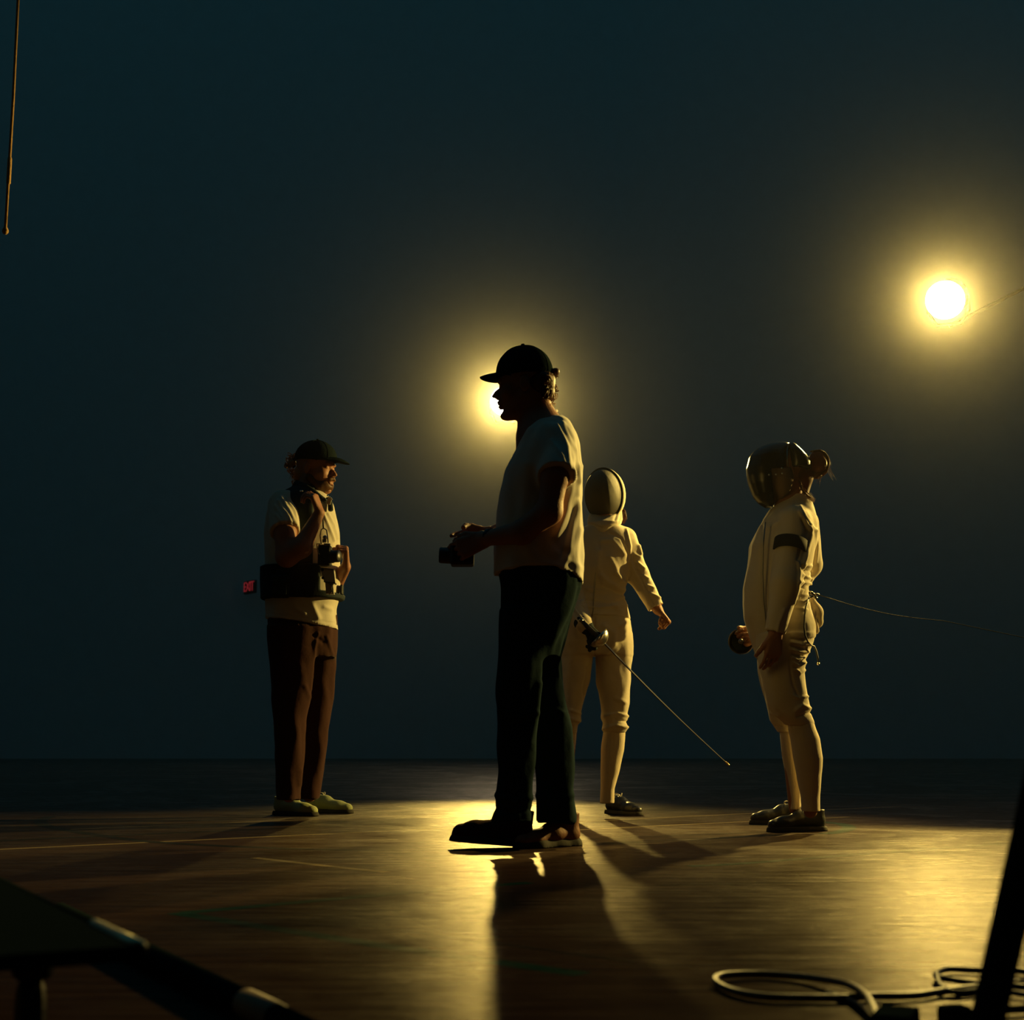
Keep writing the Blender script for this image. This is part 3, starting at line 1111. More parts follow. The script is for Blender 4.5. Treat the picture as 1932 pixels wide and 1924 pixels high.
# near arm, bent up to the neck strap
g.cone(B.p(533, 960, -.13), B.p(538, 1004, -.235), .05, .052, k=.02)
g.cone(B.p(538, 1004, -.235), B.p(541, 1048, -.26), .052, .050, k=.02)
g.cone(B.p(541, 1050, -.26), B.p(569, 1032, -.29), .050, .050, k=.025)
g.cone(B.p(569, 1032, -.29), B.p(602, 968, -.27), .047, .026, k=.02)
hand(g, B.p(603, 966, -.27), (-.34, -.05, .94), (-.9, .28, -.30), thumb=-1, curl=(.55, .75, .8, .85), tcurl=.5, sc_=.92)
# far arm, hand around the camera
g.cone(B.p(590, 962, .14), B.p(628, 1098, .10), .052, .046, k=.02)
g.cone(B.p(632, 1100, .08), B.p(652, 1070, -.10), .042, .026, k=.02)
hand(g, B.p(653, 1068, -.11), (.02, -.30, .95), (-.95, -.15, .0), thumb=-1, curl=(1.15, 1.2, 1.2, 1.2), tcurl=.8, sc_=.95)
sdf_obj(g, 'body', M['skin'], pho)

torso_pho = B.rows([(918, 560, 604, .06), (927, 543, 612, .10), (937, 526, 620, .14), (950, 512, 628, .165), (975, 503, 634, .175), (1005, 500, 639, .18), (1040, 500, 641, .175), (1080, 501, 641, .17),
                    (1125, 502, 641, .165), (1150, 503, 634, .165), (1175, 504, 636, .17), (1200, 504, 638, .17)])
lo, hi = box_of([B.p(485, 1205), B.p(650, 905)], .03)
lo[1], hi[1] = B.y0 - .40, B.y0 + .34
g = Sdf(lo, hi, .0055)
g.loft(torso_pho, n=2.3)
g.cone(B.p(532, 952, -.12), B.p(538, 1003, -.235), .072, .072, k=.035, cut=True)
g.cone(B.p(585, 950, .12), B.p(600, 1003, .20), .066, .066, k=.035, cut=True)
hz2 = B.line([(480, 1165), (544, 1171), (590, 1178), (636, 1187), (660, 1190)])
hx2, hz2 = [q[0] for q in hz2], [q[2] for q in hz2]
g.cut(lambda X, Y, Z: np.interp(X.ravel(), hx2, hz2)[:, None, None] - Z + 0 * Y)
pf = [([(530, 938), (545, 962), (556, 985)], 2.6, .007), ([(525, 945), (540, 970), (552, 992)], 2.6, .007), ([(520, 955), (535, 980), (548, 998)], 2.6, .006),
      ([(522, 972), (535, 990), (545, 1002)], 2.6, .006), ([(540, 940), (556, 965), (560, 990)], 2.2, .005), ([(610, 970), (622, 1000), (630, 1020)], 2.5, .007),
      ([(618, 970), (630, 990), (637, 1015)], 2.5, .007), ([(560, 1148), (575, 1158)], 5, .007), ([(590, 1142), (600, 1165)], 5, .007), ([(612, 1145), (625, 1150)], 4, .006),
      ([(500, 1157), (544, 1162), (590, 1169), (636, 1177)], 1.4, -.0025)]
sh_p = sdf_obj(g, 't_shirt', M['cotton2'], pho, pf, ripple=.0022, seed=13)

# camera vest: dark panels over the shirt, and a broad hip belt
lo, hi = box_of([B.p(485, 1155), B.p(655, 905)], .04)
lo[1], hi[1] = B.y0 - .40, B.y0 + .36
g = Sdf(lo, hi, .0055)
g.loft(torso_pho, n=2.3, off=.016)
pv = B.xz([(548, 905), (598, 912), (600, 985), (597, 1150), (520, 1150), (556, 1000), (562, 960), (535, 938)])
g.cut(lambda X, Y, Z: poly2(X, Z, pv) + 0 * Y)
g.cut(lambda X, Y, Z: B.p(560, 1072)[2] - Z + 0 * X + 0 * Y)
vest = sdf_obj(g, 'vest', M['webbing'], pho, ripple=.001)
g = Sdf(lo, hi, .0055)
g.loft(torso_pho, n=2.4, off=.024)
zb0, zb1 = B.p(560, 1132)[2], B.p(560, 1070)[2]
g.cut(lambda X, Y, Z: np.maximum(zb0 - Z, Z - zb1) + 0 * X + 0 * Y)
pw = B.xz([(470, 1050), (612, 1050), (612, 1118), (660, 1124), (660, 1160), (470, 1160)])
g.cut(lambda X, Y, Z: poly2(X, Z, pw) + 0 * Y)
belt = sdf_obj(g, 'hip_belt', M['webbing'], pho, ripple=.001)
mb = MB(); mb.box(B.p(529, 1106, -.19), (.09, .06, .11), bev=.012)
mb.build('belt_pouch', M['webbing'], belt)
mb = MB(); mb.box(B.p(645, 1113, -.03), (.014, .05, .05), bev=.004)
mb.build('belt_buckle', M['black'], belt)
mb = MB()
mb.tube([B.p(x, y, d) for x, y, d in ((553, 921, .02), (560, 912, -.04), (575, 918, -.09), (592, 930, -.13), (606, 940, -.15), (617, 946, -.13))], [.012, .016, .018, .018, .014, .010], 8)
mb.tube([B.p(x, y, d) for x, y, d in ((617, 940, -.12), (623, 950, -.10), (624, 962, -.12))], .013, 8)
ns = mb.build('neck_strap', M['webbing'], pho, smooth=True)
for (x, y) in ((618, 935), (621, 937), (624, 939), (626, 942), (567, 926), (570, 926), (573, 930), (576, 936)):
    sb = MB(); sb.lathe([(0, .003), (.003, .002), (.0045, 0)], B.p(x, y, -.155), (0, -1, .2), 8)
    sb.build('stud', M['metal'], ns, smooth=True)
mb = MB(); mb.box(B.p(621, 945, -.145), (.022, .004, .035), R=frame((1, 0, -.3)), bev=.0015)
mb.build('strap_label', M['grey'], ns)
# trousers
lo, hi = box_of([B.p(495, 1530), B.p(650, 1155)], .03)
lo[1], hi[1] = B.y0 - .32, B.y0 + .32
g = Sdf(lo, hi, .006)
g.loft(B.rows([(1160, 508, 632, .155), (1190, 508, 634, .16), (1215, 508, 634, .15), (1240, 510, 633, .12)]), n=2.5, k=.02)
g.loft(B.rows([(1180, 505, 600, .085), (1215, 506, 597, .085), (1273, 510, 589, .08), (1319, 512, 585, .074), (1357, 516, 577, .07), (1440, 519, 574, .064), (1485, 521, 567, .064), (1508, 521, 565, .066)], -.10), k=.02, n=2.2)
g.loft(B.rows([(1180, 545, 636, .08), (1251, 555, 634, .08), (1315, 560, 629, .074), (1363, 562, 622, .07), (1419, 562, 616, .064), (1485, 562, 605, .062), (1506, 562, 602, .064)], .10), k=.02, n=2.2)
sdf_obj(g, 'trousers', M['brown'], pho, [([(600, 1195), (592, 1225), (586, 1300)], 3, .006), ([(616, 1200), (628, 1235)], 3, .006), ([(576, 1295), (584, 1315)], 4, .005), ([(595, 1200), (610, 1212)], 4, -.006), ([(570, 1455), (566, 1480)], 4, .005)], ripple=.003, seed=15)
shoe(pho, on_floor(519, 1536), (.80, -.60, 0), .29, M['shoe_pale'], M['rubber'], high=.085, m_lace=M['cotton2'])
shoe(pho, on_floor(578, 1532), (.84, -.42, 0), .28, M['shoe_pale'], M['rubber'], high=.085, m_lace=M['cotton2'])
cap_parts(pho, O_pho + np.array([0, 0, .006]), R_pho, M['cap'], crown=(.108, .092, .092), brim=.082, droop=4.0, tilt=.35)
lo, hi = box_of([B.p(535, 930), B.p(600, 855)], .03)
lo[1], hi[1] = B.y0 - .12, B.y0 + .12
g = Sdf(lo, hi, .0045)
g.ell(B.p(578, 895, .03), (.055, .075, .055), k=.01)
g.ell(B.p(551, 874, .03), (.020, .03, .018), k=.01)
hb = sdf_obj(g, 'hair', M['hair_light'], pho, ripple=.006, seed=19)
curls(pho, 'lock', M['hair_light'], [(B.p(548, 866, .03), .014), (B.p(545, 876, .03), .010), (B.p(551, 888, .03), .014), (B.p(557, 898, .02), .014), (B.p(557, 860, .03), .012), (B.p(558, 908, .01), .010)], 110, .008, .018, 6, .0024, parent=hb)
mb = MB()
mb.tube([B.p(557, 866, .02), B.p(549, 873, .02), B.p(556, 881, .02)], [.009, .011, .009], 8)
mb.build('cap_strap', M['cap'], bpy.data.objects['cap.001'], smooth=True)

lo, hi = box_of([O_pho], .16)
g = Sdf(lo, hi, .004)
Pq = lambda f, s_, u: O_pho + R_pho @ np.array([f, s_, u])
g.ell(Pq(.042, 0, -.088), (.056, .058, .044), R_pho, k=.01)
g.cone(Pq(.0, -.066, -.055), Pq(.05, -.045, -.10), .016, .018, k=.015)
g.cone(Pq(.0, .066, -.055), Pq(.05, .045, -.10), .016, .018, k=.015)
g.ell(Pq(.10, 0, -.064), (.030, .030, .020), R_pho, k=.008, mode='sub')
g.cone(Pq(.092, -.024, -.056), Pq(.098, 0, -.050), .006, .006, k=.004)
g.cone(Pq(.092, .024, -.056), Pq(.098, 0, -.050), .006, .006, k=.004)
sdf_obj(g, 'beard', M['hair'], pho, ripple=.0025, seed=51)

# camera hanging from the chest, meter cases below it
cam1 = empty('camera', B.p(617, 1050, -.26), 'black camera hanging at the photographer\'s chest, one hand around it', 'camera')
mb = MB(); mb.box(B.p(613, 1048, -.25), (.060, .075, .100), bev=.006)
mb.build('camera_body', M['black'], cam1)
mb = MB(); mb.lathe([(0, .055), (.024, .055), (.029, .05), (.029, .02), (.032, .018), (.032, 0)], B.p(622, 1050, -.25), (.9, -.4, 0), 20)
mb.build('lens_barrel', M['leather'], cam1, smooth=True)
mb = MB()
mb.tube([B.p(604, 1026, -.293), B.p(597.5, 1026, -.293), B.p(599, 1036, -.293), B.p(601, 1044.5, -.293), B.p(603.5, 1045, -.293)], .0032, 6)
mb.build('strap_bracket', M['brass'], cam1, smooth=True)
mb = MB(); mb.box(B.p(617, 1027, -.285), (.032, .014, .010), bev=.003)
mb.build('film_door_knob', M['metal'], cam1)
mb = MB()
mb.tube([B.p(606, 1026, -.29), B.p(604, 1010, -.285), B.p(606, 999, -.28), B.p(611, 996.5, -.28), B.p(616, 1000, -.28), B.p(618, 1012, -.285), B.p(619, 1024, -.29)], .003, 7)
mb.build('carrying_loop', M['grey'], cam1, smooth=True)
mb = MB(); mb.lathe([(0, .006), (.006, .006), (.010, .003), (.011, -.003), (0, -.003)], B.p(613, 1013.5, -.292), (0, -1, .1), 16)
mb.box(B.p(612, 1020, -.288), (.020, .010, .018), bev=.003)
mb.build('snap_hook', M['metal'], cam1, smooth=True)
mb = MB()
mb.tube([B.p(610, 997, -.28), B.p(609, 975, -.24), B.p(606, 950, -.20), B.p(600, 935, -.16)], .0035, 6)
mb.build('sling', M['webbing'], cam1, smooth=True)


def plate(root, name, pts, dy, th, m, bev=0):
    P = [B.p(x, y, dy) for x, y in pts]
    V = P + [p + np.array([0, th, 0]) for p in P]
    n = len(P)
    F = [tuple(range(n)), tuple(reversed(range(n, 2 * n)))] + [(i, n + i, n + (i + 1) % n, (i + 1) % n) for i in range(n)]
    return put(name, mesh_from(V, F, name, False), root, m)


mc = empty('meter_case', B.p(617, 1095, -.25), 'small grey instrument case hanging below the black chest camera', 'case')
plate(mc, 'case_body', [(604, 1072), (630, 1075.5), (632.5, 1099), (611, 1096)], -.262, .05, M['grey'])
plate(mc, 'case_rim', [(604, 1070), (630, 1073.5), (630, 1075.5), (603.5, 1072.2)], -.266, .055, M['steel'])
plate(mc, 'case_rim', [(610, 1096), (632.5, 1099), (632, 1101.5), (612, 1098.5)], -.266, .055, M['steel'])
for x, y in ((608.5, 1075), (609, 1090)):
    mb = MB()
    mb.lathe([(0, .006), (.006, .005), (.007, 0)], B.p(x, y, -.264), (0, -1, 0), 12)
    mb.build('case_dial', M['black'], mc, smooth=True)
rm = empty('radio_unit', B.p(621, 1110, -.23), 'grey box with a metal clasp at the photographer\'s belt', 'box')
plate(rm, 'unit_body', [(613.5, 1100), (628, 1102), (630, 1120.5), (615, 1120)], -.235, .035, M['grey'])
mb = MB(); mb.box(B.p(622.5, 1118, -.238), (.018, .004, .004), bev=.001); mb.box(B.p(622.5, 1120, -.238), (.005, .004, .008), bev=.001)
mb.build('clasp', M['brass'], rm)
mb = MB(); mb.tube([B.p(622, 1102, -.238), B.p(626, 1104, -.240), B.p(625.5, 1111, -.240), B.p(627, 1116, -.238)], .0016, 5)
mb.build('lead', M['black'], rm, smooth=True)

# ================================================================== fencers


def sword(root_loc, label, guard_c, tip, grip_dir, r=.062, blade_end=None, bend=.012):
    """epee: bell guard, grip, pommel, blade, point"""
    e = empty('epee', root_loc, label, 'sword', None)
    guard_c = np.array(guard_c, float); tip = np.array(tip, float)
    ax = tip - guard_c; Lb = np.linalg.norm(ax); ax /= Lb
    mb = MB()
    mb.lathe([(.004, .030), (r * .35, .027), (r * .65, .018), (r * .88, .003), (r, -.016), (r * .985, -.016), (r * .86, .000), (r * .62, .014), (r * .3, .023), (.004, .026)], guard_c, ax, 28)
    gd = mb.build('bell_guard', M['metal'], e, smooth=True)
    mb = MB(); mb.lathe([(r * .72, -.004), (r * .74, .002), (0, .012)], guard_c, ax, 20)
    mb.build('pad', M['webbing'], e, smooth=True)
    side = np.cross(ax, [0, 0, 1]); side /= np.linalg.norm(side)
    pts = [guard_c + ax * .01, guard_c - ax * .04 + side * .004, guard_c - ax * .08, guard_c - ax * .12 + side * .004]
    mb = MB(); mb.tube(pts, [.011, .013, .012, .010], 8); mb.build('grip', M['leather'], e, smooth=True)
    mb = MB(); mb.lathe([(0, -.012), (.009, -.010), (.011, 0), (.008, .010), (0, .011)], guard_c - ax * .128, ax, 12)
    mb.build('pommel', M['steel'], e, smooth=True)
    P, R = [], []
    for i in range(24):
        t = i / 23
        P.append(guard_c + ax * (.02 + (Lb - .02) * t) + np.array([0, 0, -1]) * bend * math.sin(math.pi * t))
        R.append(.0052 - .0030 * t)
    mb = MB(); mb.tube(P, R, 4)
    mb.build('blade', M['steel'], e)
    mb = MB(); mb.lathe([(.003, -.022), (.0045, -.016), (.0045, 0), (.003, .004), (0, .004)], tip, ax, 10)
    mb.build('point', M['brass'], e, smooth=True)
    return e


# ------------------------------------------------------------------ fencer behind the man
K = Fig(7.23)
fm = empty('person', K.p(1125, 1541), 'masked fencer in white half hidden behind the tall man, one arm out, fist closed', 'person')
lo, hi = box_of([K.p(1048, 1545), K.p(1275, 890)], .03)
lo[1], hi[1] = K.y0 - .45, K.y0 + .26
g = Sdf(lo, hi, .005)
R_fm = frame((-.42, -.9, -.12))
O_fm = K.p(1138, 938, 0)
head(g, O_fm - R_fm[:, 0] * .028 + np.array([0, 0, .008]), R_fm, .84)
g.cone(K.p(1140, 960), K.p(1142, 1000), .05, .06, k=.03)
g.cone(K.p(1140, 1030), K.p(1128, 1170), .10, .10, k=.05)
g.cone(K.p(1154, 1190), K.p(1159, 1340), .06, .042, k=.02)
g.cone(K.p(1159, 1345), K.p(1146, 1500), .040, .026, k=.02)
g.cone(K.p(1094, 1190), K.p(1080, 1340), .06, .036, k=.02)
g.cone(K.p(1079, 1345), K.p(1067, 1500), .034, .026, k=.02)
g.cone(K.p(1182, 1022), K.p(1206, 1090, -.02), .045, .040, k=.02)
g.cone(K.p(1206, 1090, -.02), K.p(1241, 1150, -.06), .038, .026, k=.02)
hand(g, K.p(1241, 1150, -.06), (.62, -.25, -.74), (-.7, .1, -.5), thumb=1, curl=(1.25, 1.3, 1.3, 1.3), tcurl=.9, sc_=.88)
g.cone(K.p(1092, 1022), K.p(1072, 1100, -.04), .045, .040, k=.02)
g.cone(K.p(1072, 1100, -.04), K.p(1106, 1185, -.22), .038, .026, k=.02)
sdf_obj(g, 'body', M['skin'], fm)

lo, hi = box_of([K.p(1048, 1190), K.p(1275, 965)], .03)
lo[1], hi[1] = K.y0 - .40, K.y0 + .24
g = Sdf(lo, hi, .005)
g.loft(K.rows([(978, 1122, 1158, .06), (988, 1112, 1168, .075), (998, 1100, 1180, .09), (1008, 1090, 1190, .10), (1022, 1082, 1196, .115), (1045, 1078, 1195, .13), (1075, 1078, 1188, .135), (1100, 1078, 1181, .125),
                (1120, 1080, 1178, .115), (1141, 1077, 1183, .125), (1161, 1071, 1188, .135), (1180, 1064, 1192, .14)]), n=2.3)
g.cone(K.p(1178, 1018), K.p(1203, 1082, -.02), .062, .053, k=.03)
g.cone(K.p(1203, 1082, -.02), K.p(1238, 1146, -.055), .053, .042, k=.02, cut=True)
g.cone(K.p(1240, 1150, -.057), K.p(1228, 1128, -.045), .033, .030, k=.002, mode='sub')
g.cone(K.p(1094, 1020), K.p(1072, 1100, -.04), .06, .052, k=.03)
g.cone(K.p(1072, 1100, -.04), K.p(1102, 1178, -.21), .052, .042, k=.02, cut=True)
zh = K.line([(1040, 1178), (1080, 1166), (1120, 1163), (1160, 1165), (1192, 1168), (1280, 1170)])
zhx, zhz = [q[0] for q in zh], [q[2] for q in zh]
g.cut(lambda X, Y, Z: np.where(X < K.p(1192, 1100)[0], np.interp(X.ravel(), zhx, zhz)[:, None, None] - Z, -1) * np.where(Y < K.y0 - .14, 0, 1) - np.where(Y < K.y0 - .14, .05, 0))
jf_ = [([(1150, 1005), (1172, 1015), (1186, 1045), (1188, 1085)], 2.2, -.006), ([(1182, 998), (1189, 1030), (1187, 1060)], 2.2, .006),
       ([(1135, 1020), (1155, 1018), (1178, 1045)], 4, .006), ([(1130, 1040), (1128, 1070), (1140, 1100)], 5, .009), ([(1150, 1050), (1165, 1080), (1170, 1095)], 5, .008),
       ([(1135, 1085), (1150, 1100), (1175, 1112)], 4, .010), ([(1160, 1080), (1178, 1100)], 4, .008), ([(1140, 1106), (1165, 1118), (1178, 1122)], 3, -.008), ([(1110, 1110), (1140, 1116)], 4, .006), ([(1095, 1130), (1150, 1138), (1180, 1130)], 3, -.005),
       ([(1083, 1141), (1130, 1146), (1183, 1142)], 2, .005), ([(1155, 1140), (1172, 1152)], 4, .006),
       ([(1205, 1030), (1209, 1046)], 3, .010), ([(1196, 1045), (1207, 1052)], 3, .008), ([(1203, 1062), (1215, 1073)], 3, .011), ([(1200, 1075), (1212, 1084)], 3, -.006), ([(1212, 1085), (1222, 1092)], 3, .009), ([(1220, 1105), (1232, 1110)], 3, .010), ([(1226, 1120), (1244, 1128)], 3, .010),
       ([(1228, 1135), (1240, 1148)], 3, -.006), ([(1195, 1055), (1205, 1085), (1225, 1125), (1232, 1140)], 1.6, -.005), ([(1190, 1095), (1205, 1115)], 4, .006), ([(1190, 1060), (1198, 1078)], 3, .006), ([(1103, 1130), (1092, 1142)], 4, .006)]
jk = sdf_obj(g, 'fencing_jacket', M['fence'], fm, jf_, ripple=.0018, seed=23)
mb = MB(); mb.tube([K.p(x, y, -.10 + d) for x, y, d in ((1133, 1012, .01), (1128, 1040, -.02), (1124, 1080, -.03), (1121, 1120, -.02), (1119, 1150, -.03), (1117, 1163, -.035))], .0025, 5)
mb.build('zip', M['steel'], jk, smooth=True)

lo, hi = box_of([K.p(1048, 1400), K.p(1205, 1130)], .03)
lo[1], hi[1] = K.y0 - .26, K.y0 + .24
g = Sdf(lo, hi, .005)
g.loft(K.rows([(1145, 1078, 1180, .115), (1165, 1068, 1187, .13), (1184, 1060, 1191, .135), (1213, 1058, 1192, .135), (1236, 1059, 1192, .12)]), n=2.4, k=.015)
g.loft(K.rows([(1195, 1122, 1191, .1), (1243, 1123.5, 1192, .1), (1284, 1125, 1190, .092), (1310, 1131, 1188, .085), (1327, 1133, 1187, .08), (1345, 1134, 1183, .072), (1354, 1133, 1184, .075), (1364, 1138, 1181, .070), (1374, 1136, 1184, .074), (1382, 1139, 1179, .062)], 0), k=.012, n=2.2)
g.loft(K.rows([(1195, 1060, 1120, .1), (1243, 1060, 1118.5, .1), (1281, 1062, 1114, .092), (1310, 1064, 1106, .08), (1327, 1066, 1100, .075), (1345, 1067, 1094, .070), (1357, 1067, 1095, .072), (1368, 1068, 1089, .066), (1383, 1067, 1088, .06)], 0), k=.012, n=2.2)
bf = [([(1140, 1180), (1160, 1195), (1158, 1215), (1140, 1240)], 5, .006), ([(1170, 1180), (1185, 1172)], 4, .006), ([(1180, 1325), (1162, 1318)], 4, .005), ([(1184, 1351), (1165, 1345), (1140, 1352)], 2.4, .008), ([(1184, 1372), (1160, 1368), (1138, 1376)], 2.4, .008), ([(1184, 1362), (1160, 1357)], 2.2, -.007),
      ([(1106, 1262), (1100, 1300), (1104, 1322)], 3, -.005), ([(1078, 1340), (1094, 1346)], 3, .007), ([(1076, 1356), (1094, 1360)], 3, .007), ([(1122, 1165), (1121, 1235)], 1.6, -.004), ([(1080, 1175), (1090, 1200)], 4, .005)]
sdf_obj(g, 'breeches', M['fence'], fm, bf, ripple=.0018, seed=25)
for (rows_, nm) in (([(1374, 1139, 1180, .056), (1395, 1136, 1179, .06), (1415, 1134, 1177, .06), (1453, 1133, 1169, .052), (1488, 1133, 1159, .042), (1515, 1132, 1159, .042)], 0), ([(1374, 1067, 1088, .056), (1400, 1064, 1086, .06), (1440, 1061, 1082, .055), (1488, 1057, 1078, .042), (1515, 1057, 1078, .042)], 0)):
    T = K.rows(rows_, nm)
    lo, hi = box_of([K.p(rows_[0][1] - 12, 1520), K.p(rows_[0][2] + 8, 1368)], .02)
    lo[1], hi[1] = K.y0 - .11, K.y0 + .11
    g = Sdf(lo, hi, .004); g.loft(T, n=2.1)
    sdf_obj(g, 'sock', M['sock'], fm, ripple=.0008)
shoe(fm, on_floor(1148, 1534), (.52, -.86, 0), .27, M['leather'], M['rubber'], high=.09, m_lace=M['cotton2'])
shoe(fm, on_floor(1064, 1531), (-.1, -1, 0), .27, M['leather'], M['rubber'], high=.09, m_lace=M['cotton2'])

# glove hand on the grip
GC = K.p(1133, 1206, -.27)
TIP = K.p(1375, 1443, -.31)
axs = (TIP - GC) / np.linalg.norm(TIP - GC)
WR = K.p(1106, 1183, -.225)
lo, hi = box_of([K.p(1060, 1240), K.p(1150, 1140)], .03)
lo[1], hi[1] = K.y0 - .38, K.y0 - .05
g = Sdf(lo, hi, .0035)
hand(g, WR, axs, (-.6, -.35, -.45), thumb=1, curl=(.9, 1.15, 1.2, 1.25), tcurl=.6, sc_=.92, glove=.003)
g.cone(WR, WR - axs * .03, .036, .040, k=.01)
sdf_obj(g, 'glove', M['webbing'], fm, ripple=.001)
g = Sdf(lo, hi, .0035)
g.cone(WR - axs * .02, K.p(1080, 1148, -.15), .043, .052, k=.01, cut=True)
sdf_obj(g, 'glove_cuff', M['fence'], fm, [([(1085, 1150), (1115, 1188)], 2, .004), ([(1080, 1160), (1105, 1185)], 2, .004)], ripple=.002)
sword(GC, 'epee held point down by the fencer behind the tall man', GC, TIP, axs, r=.056)


def fencing_mask(root, O, R, rad=(.135, .102, .138), m_mesh=None, name='fencing_mask', bib=True, trimm=None):
    """wire bowl, side trim, back strap, padded bib"""
    P = lambda f, s, u: np.array(O) + R @ np.array([f, s, u])
    lo, hi = box_of([np.array(O)], .22)
    f_, u_ = R[:, 0], R[:, 2]
    g = Sdf(lo, hi, .004)
    g.ell(P(.0, 0, 0), rad, R, k=.01)
    g.cut(lambda X, Y, Z: .012 - ((X - O[0]) * f_[0] + (Y - O[1]) * f_[1] + (Z - O[2]) * f_[2]))
    o = sdf_obj(g, name, m_mesh, root)
    # rim
    mb = MB()
    n = 40
    mb.tube([P(.014, rad[1] * 1.01 * math.cos(a), rad[2] * 1.01 * math.sin(a)) for a in np.linspace(0, 2 * math.pi, n, endpoint=False)], .0055, 8, closed=True)
    mb.build('rim', trimm, o, smooth=True)
    return o, P


# fencer's mask: wire bowl, pale side band, bib roll
mo, P = fencing_mask(fm, K.p(1141, 933, .01), R_fm, (.125, .098, .130), M['mesh'], trimm=M['webbing'])
V, F = [], []
n = 36
for i in range(n):
    a = 2 * math.pi * i / n
    for (f, k_) in ((.012, 1.0), (-.012, 1.02), (-.040, .97), (-.040, .94), (.010, .95)):
        V.append(P(f, .100 * k_ * math.cos(a), .131 * k_ * math.sin(a)))
for i in range(n):
    for j in range(5):
        a, b = i * 5 + j, i * 5 + (j + 1) % 5
        c, d = ((i + 1) % n) * 5 + (j + 1) % 5, ((i + 1) % n) * 5 + j
        F.append((a, b, c, d))
put('side_band', mesh_from(V, F, 'side_band'), mo, M['fence'])
lo, hi = box_of([K.p(1095, 1020), K.p(1180, 955)], .03)
lo[1], hi[1] = K.y0 - .17, K.y0 + .13
g = Sdf(lo, hi, .004)
g.loft(K.rows([(950, 1150, 1172, .04, .03), (960, 1120, 1174, .055, .03), (972, 1110, 1175, .062, .02), (980, 1108, 1175, .074, .0), (987, 1108, 1173, .086, -.018), (995, 1113, 1165, .084, -.028), (1003, 1118, 1156, .078, -.028), (1012, 1124, 1148, .07, -.02)]), k=.005, n=2.1)
g.ell(K.p(1141, 933, .01), (.125, .098, .130), R_fm, k=.003, mode='sub')
sdf_obj(g, 'bib', M['fence'], mo, [([(1112, 988), (1135, 996), (1155, 994), (1172, 984)], 2, -.005), ([(1165, 965), (1160, 980)], 2.5, -.004), ([(1172, 970), (1168, 984)], 2, -.004)], ripple=.0015)
lo, hi = box_of([K.p(1141, 935, .06)], .14)
g = Sdf(lo, hi, .005)
g.ell(K.p(1150, 935, .07), (.078, .075, .105), k=.01)
hr = sdf_obj(g, 'hair', M['hair_red'], fm, ripple=.003)
strands(fm, 'ponytail', M['hair_red'], [[K.p(1168, 958, .10), K.p(1178, 965, .09), K.p(1180, 975, .08), K.p(1174, 985, .08)]], 50, .006, 33, .0015, parent=hr)

# ------------------------------------------------------------------ fencer standing at the side
G = Fig(6.2)
fr = empty('person', G.p(1500, 1568), 'fencer in profile with a dark mask tipped up, auburn hair in a bun', 'person')
R_fr = frame((-1, -.12, .10))
O_fr = G.p(1478, 893)
lo, hi = box_of([G.p(1390, 1572), G.p(1570, 835)], .03)
lo[1], hi[1] = G.y0 - .36, G.y0 + .36
g = Sdf(lo, hi, .0045)
head(g, O_fr, R_fr, .93)
g.cone(G.p(1492, 915), G.p(1497, 965), .048, .058, k=.03)
g.cone(G.p(1490, 990), G.p(1470, 1180), .10, .11, k=.05)
g.cone(G.p(1478, 1200, -.07), G.p(1500, 1335, -.075), .07, .045, k=.02)
g.cone(G.p(1500, 1335, -.075), G.p(1522, 1420, -.075), .042, .042, k=.02)
g.cone(G.p(1522, 1420, -.075), G.p(1529, 1530, -.075), .042, .028, k=.02)
g.cone(G.p(1468, 1200, .07), G.p(1484, 1335, .085), .07, .045, k=.02)
g.cone(G.p(1486, 1335, .085), G.p(1495, 1420, .085), .040, .040, k=.02)
g.cone(G.p(1495, 1420, .085), G.p(1500, 1525, .085), .040, .026, k=.02)
g.cone(G.p(1500, 995, -.13), G.p(1483, 1098, -.205), .046, .042, k=.02)
g.cone(G.p(1483, 1098, -.205), G.p(1464, 1192, -.21), .042, .026, k=.02)
hand(g, G.p(1463, 1196, -.21), (-.14, .0, -1), (-.25, .95, 0), thumb=-1, curl=(.28, .35, .42, .5), tcurl=.4, sc_=.92)
g.cone(G.p(1515, 990, .15), G.p(1525, 1070, .20), .045, .040, k=.02)
g.cone(G.p(1525, 1070, .20), G.p(1436, 1192, .21), .038, .026, k=.02)
hand(g, G.p(1434, 1195, .21), (-1, .12, -.35), (.2, -.9, .3), thumb=1, curl=(.9, 1.1, 1.2, 1.2), tcurl=.7, sc_=.9)
sdf_obj(g, 'body', M['skin'], fr)

lo, hi = box_of([G.p(1385, 1260), G.p(1560, 925)], .03)
lo[1], hi[1] = G.y0 - .34, G.y0 + .34
g = Sdf(lo, hi, .005)
g.loft(G.rows([(934, 1488, 1526, .055), (946, 1472, 1531, .07), (958, 1458, 1535, .095), (975, 1446, 1539, .13), (990, 1436, 1541, .155), (1003, 1428, 1541, .165), (1029, 1416, 1538, .17), (1070, 1411, 1530, .165),
               (1109, 1403, 1524, .155), (1138, 1403, 1522, .155), (1166, 1405, 1520, .155), (1196, 1415, 1512, .15), (1222, 1424, 1500, .13), (1240, 1430, 1490, .11)]), n=2.3)
g.cone(G.p(1500, 985, -.13), G.p(1483, 1098, -.205), .072, .060, k=.03)
g.cone(G.p(1483, 1098, -.205), G.p(1463, 1192, -.208), .060, .040, k=.025, cut=True)
g.cone(G.p(1462, 1196, -.208), G.p(1466, 1172, -.208), .032, .030, k=.002, mode='sub')
g.cone(G.p(1516, 988, .12), G.p(1527, 1064, .17), .066, .056, k=.03)
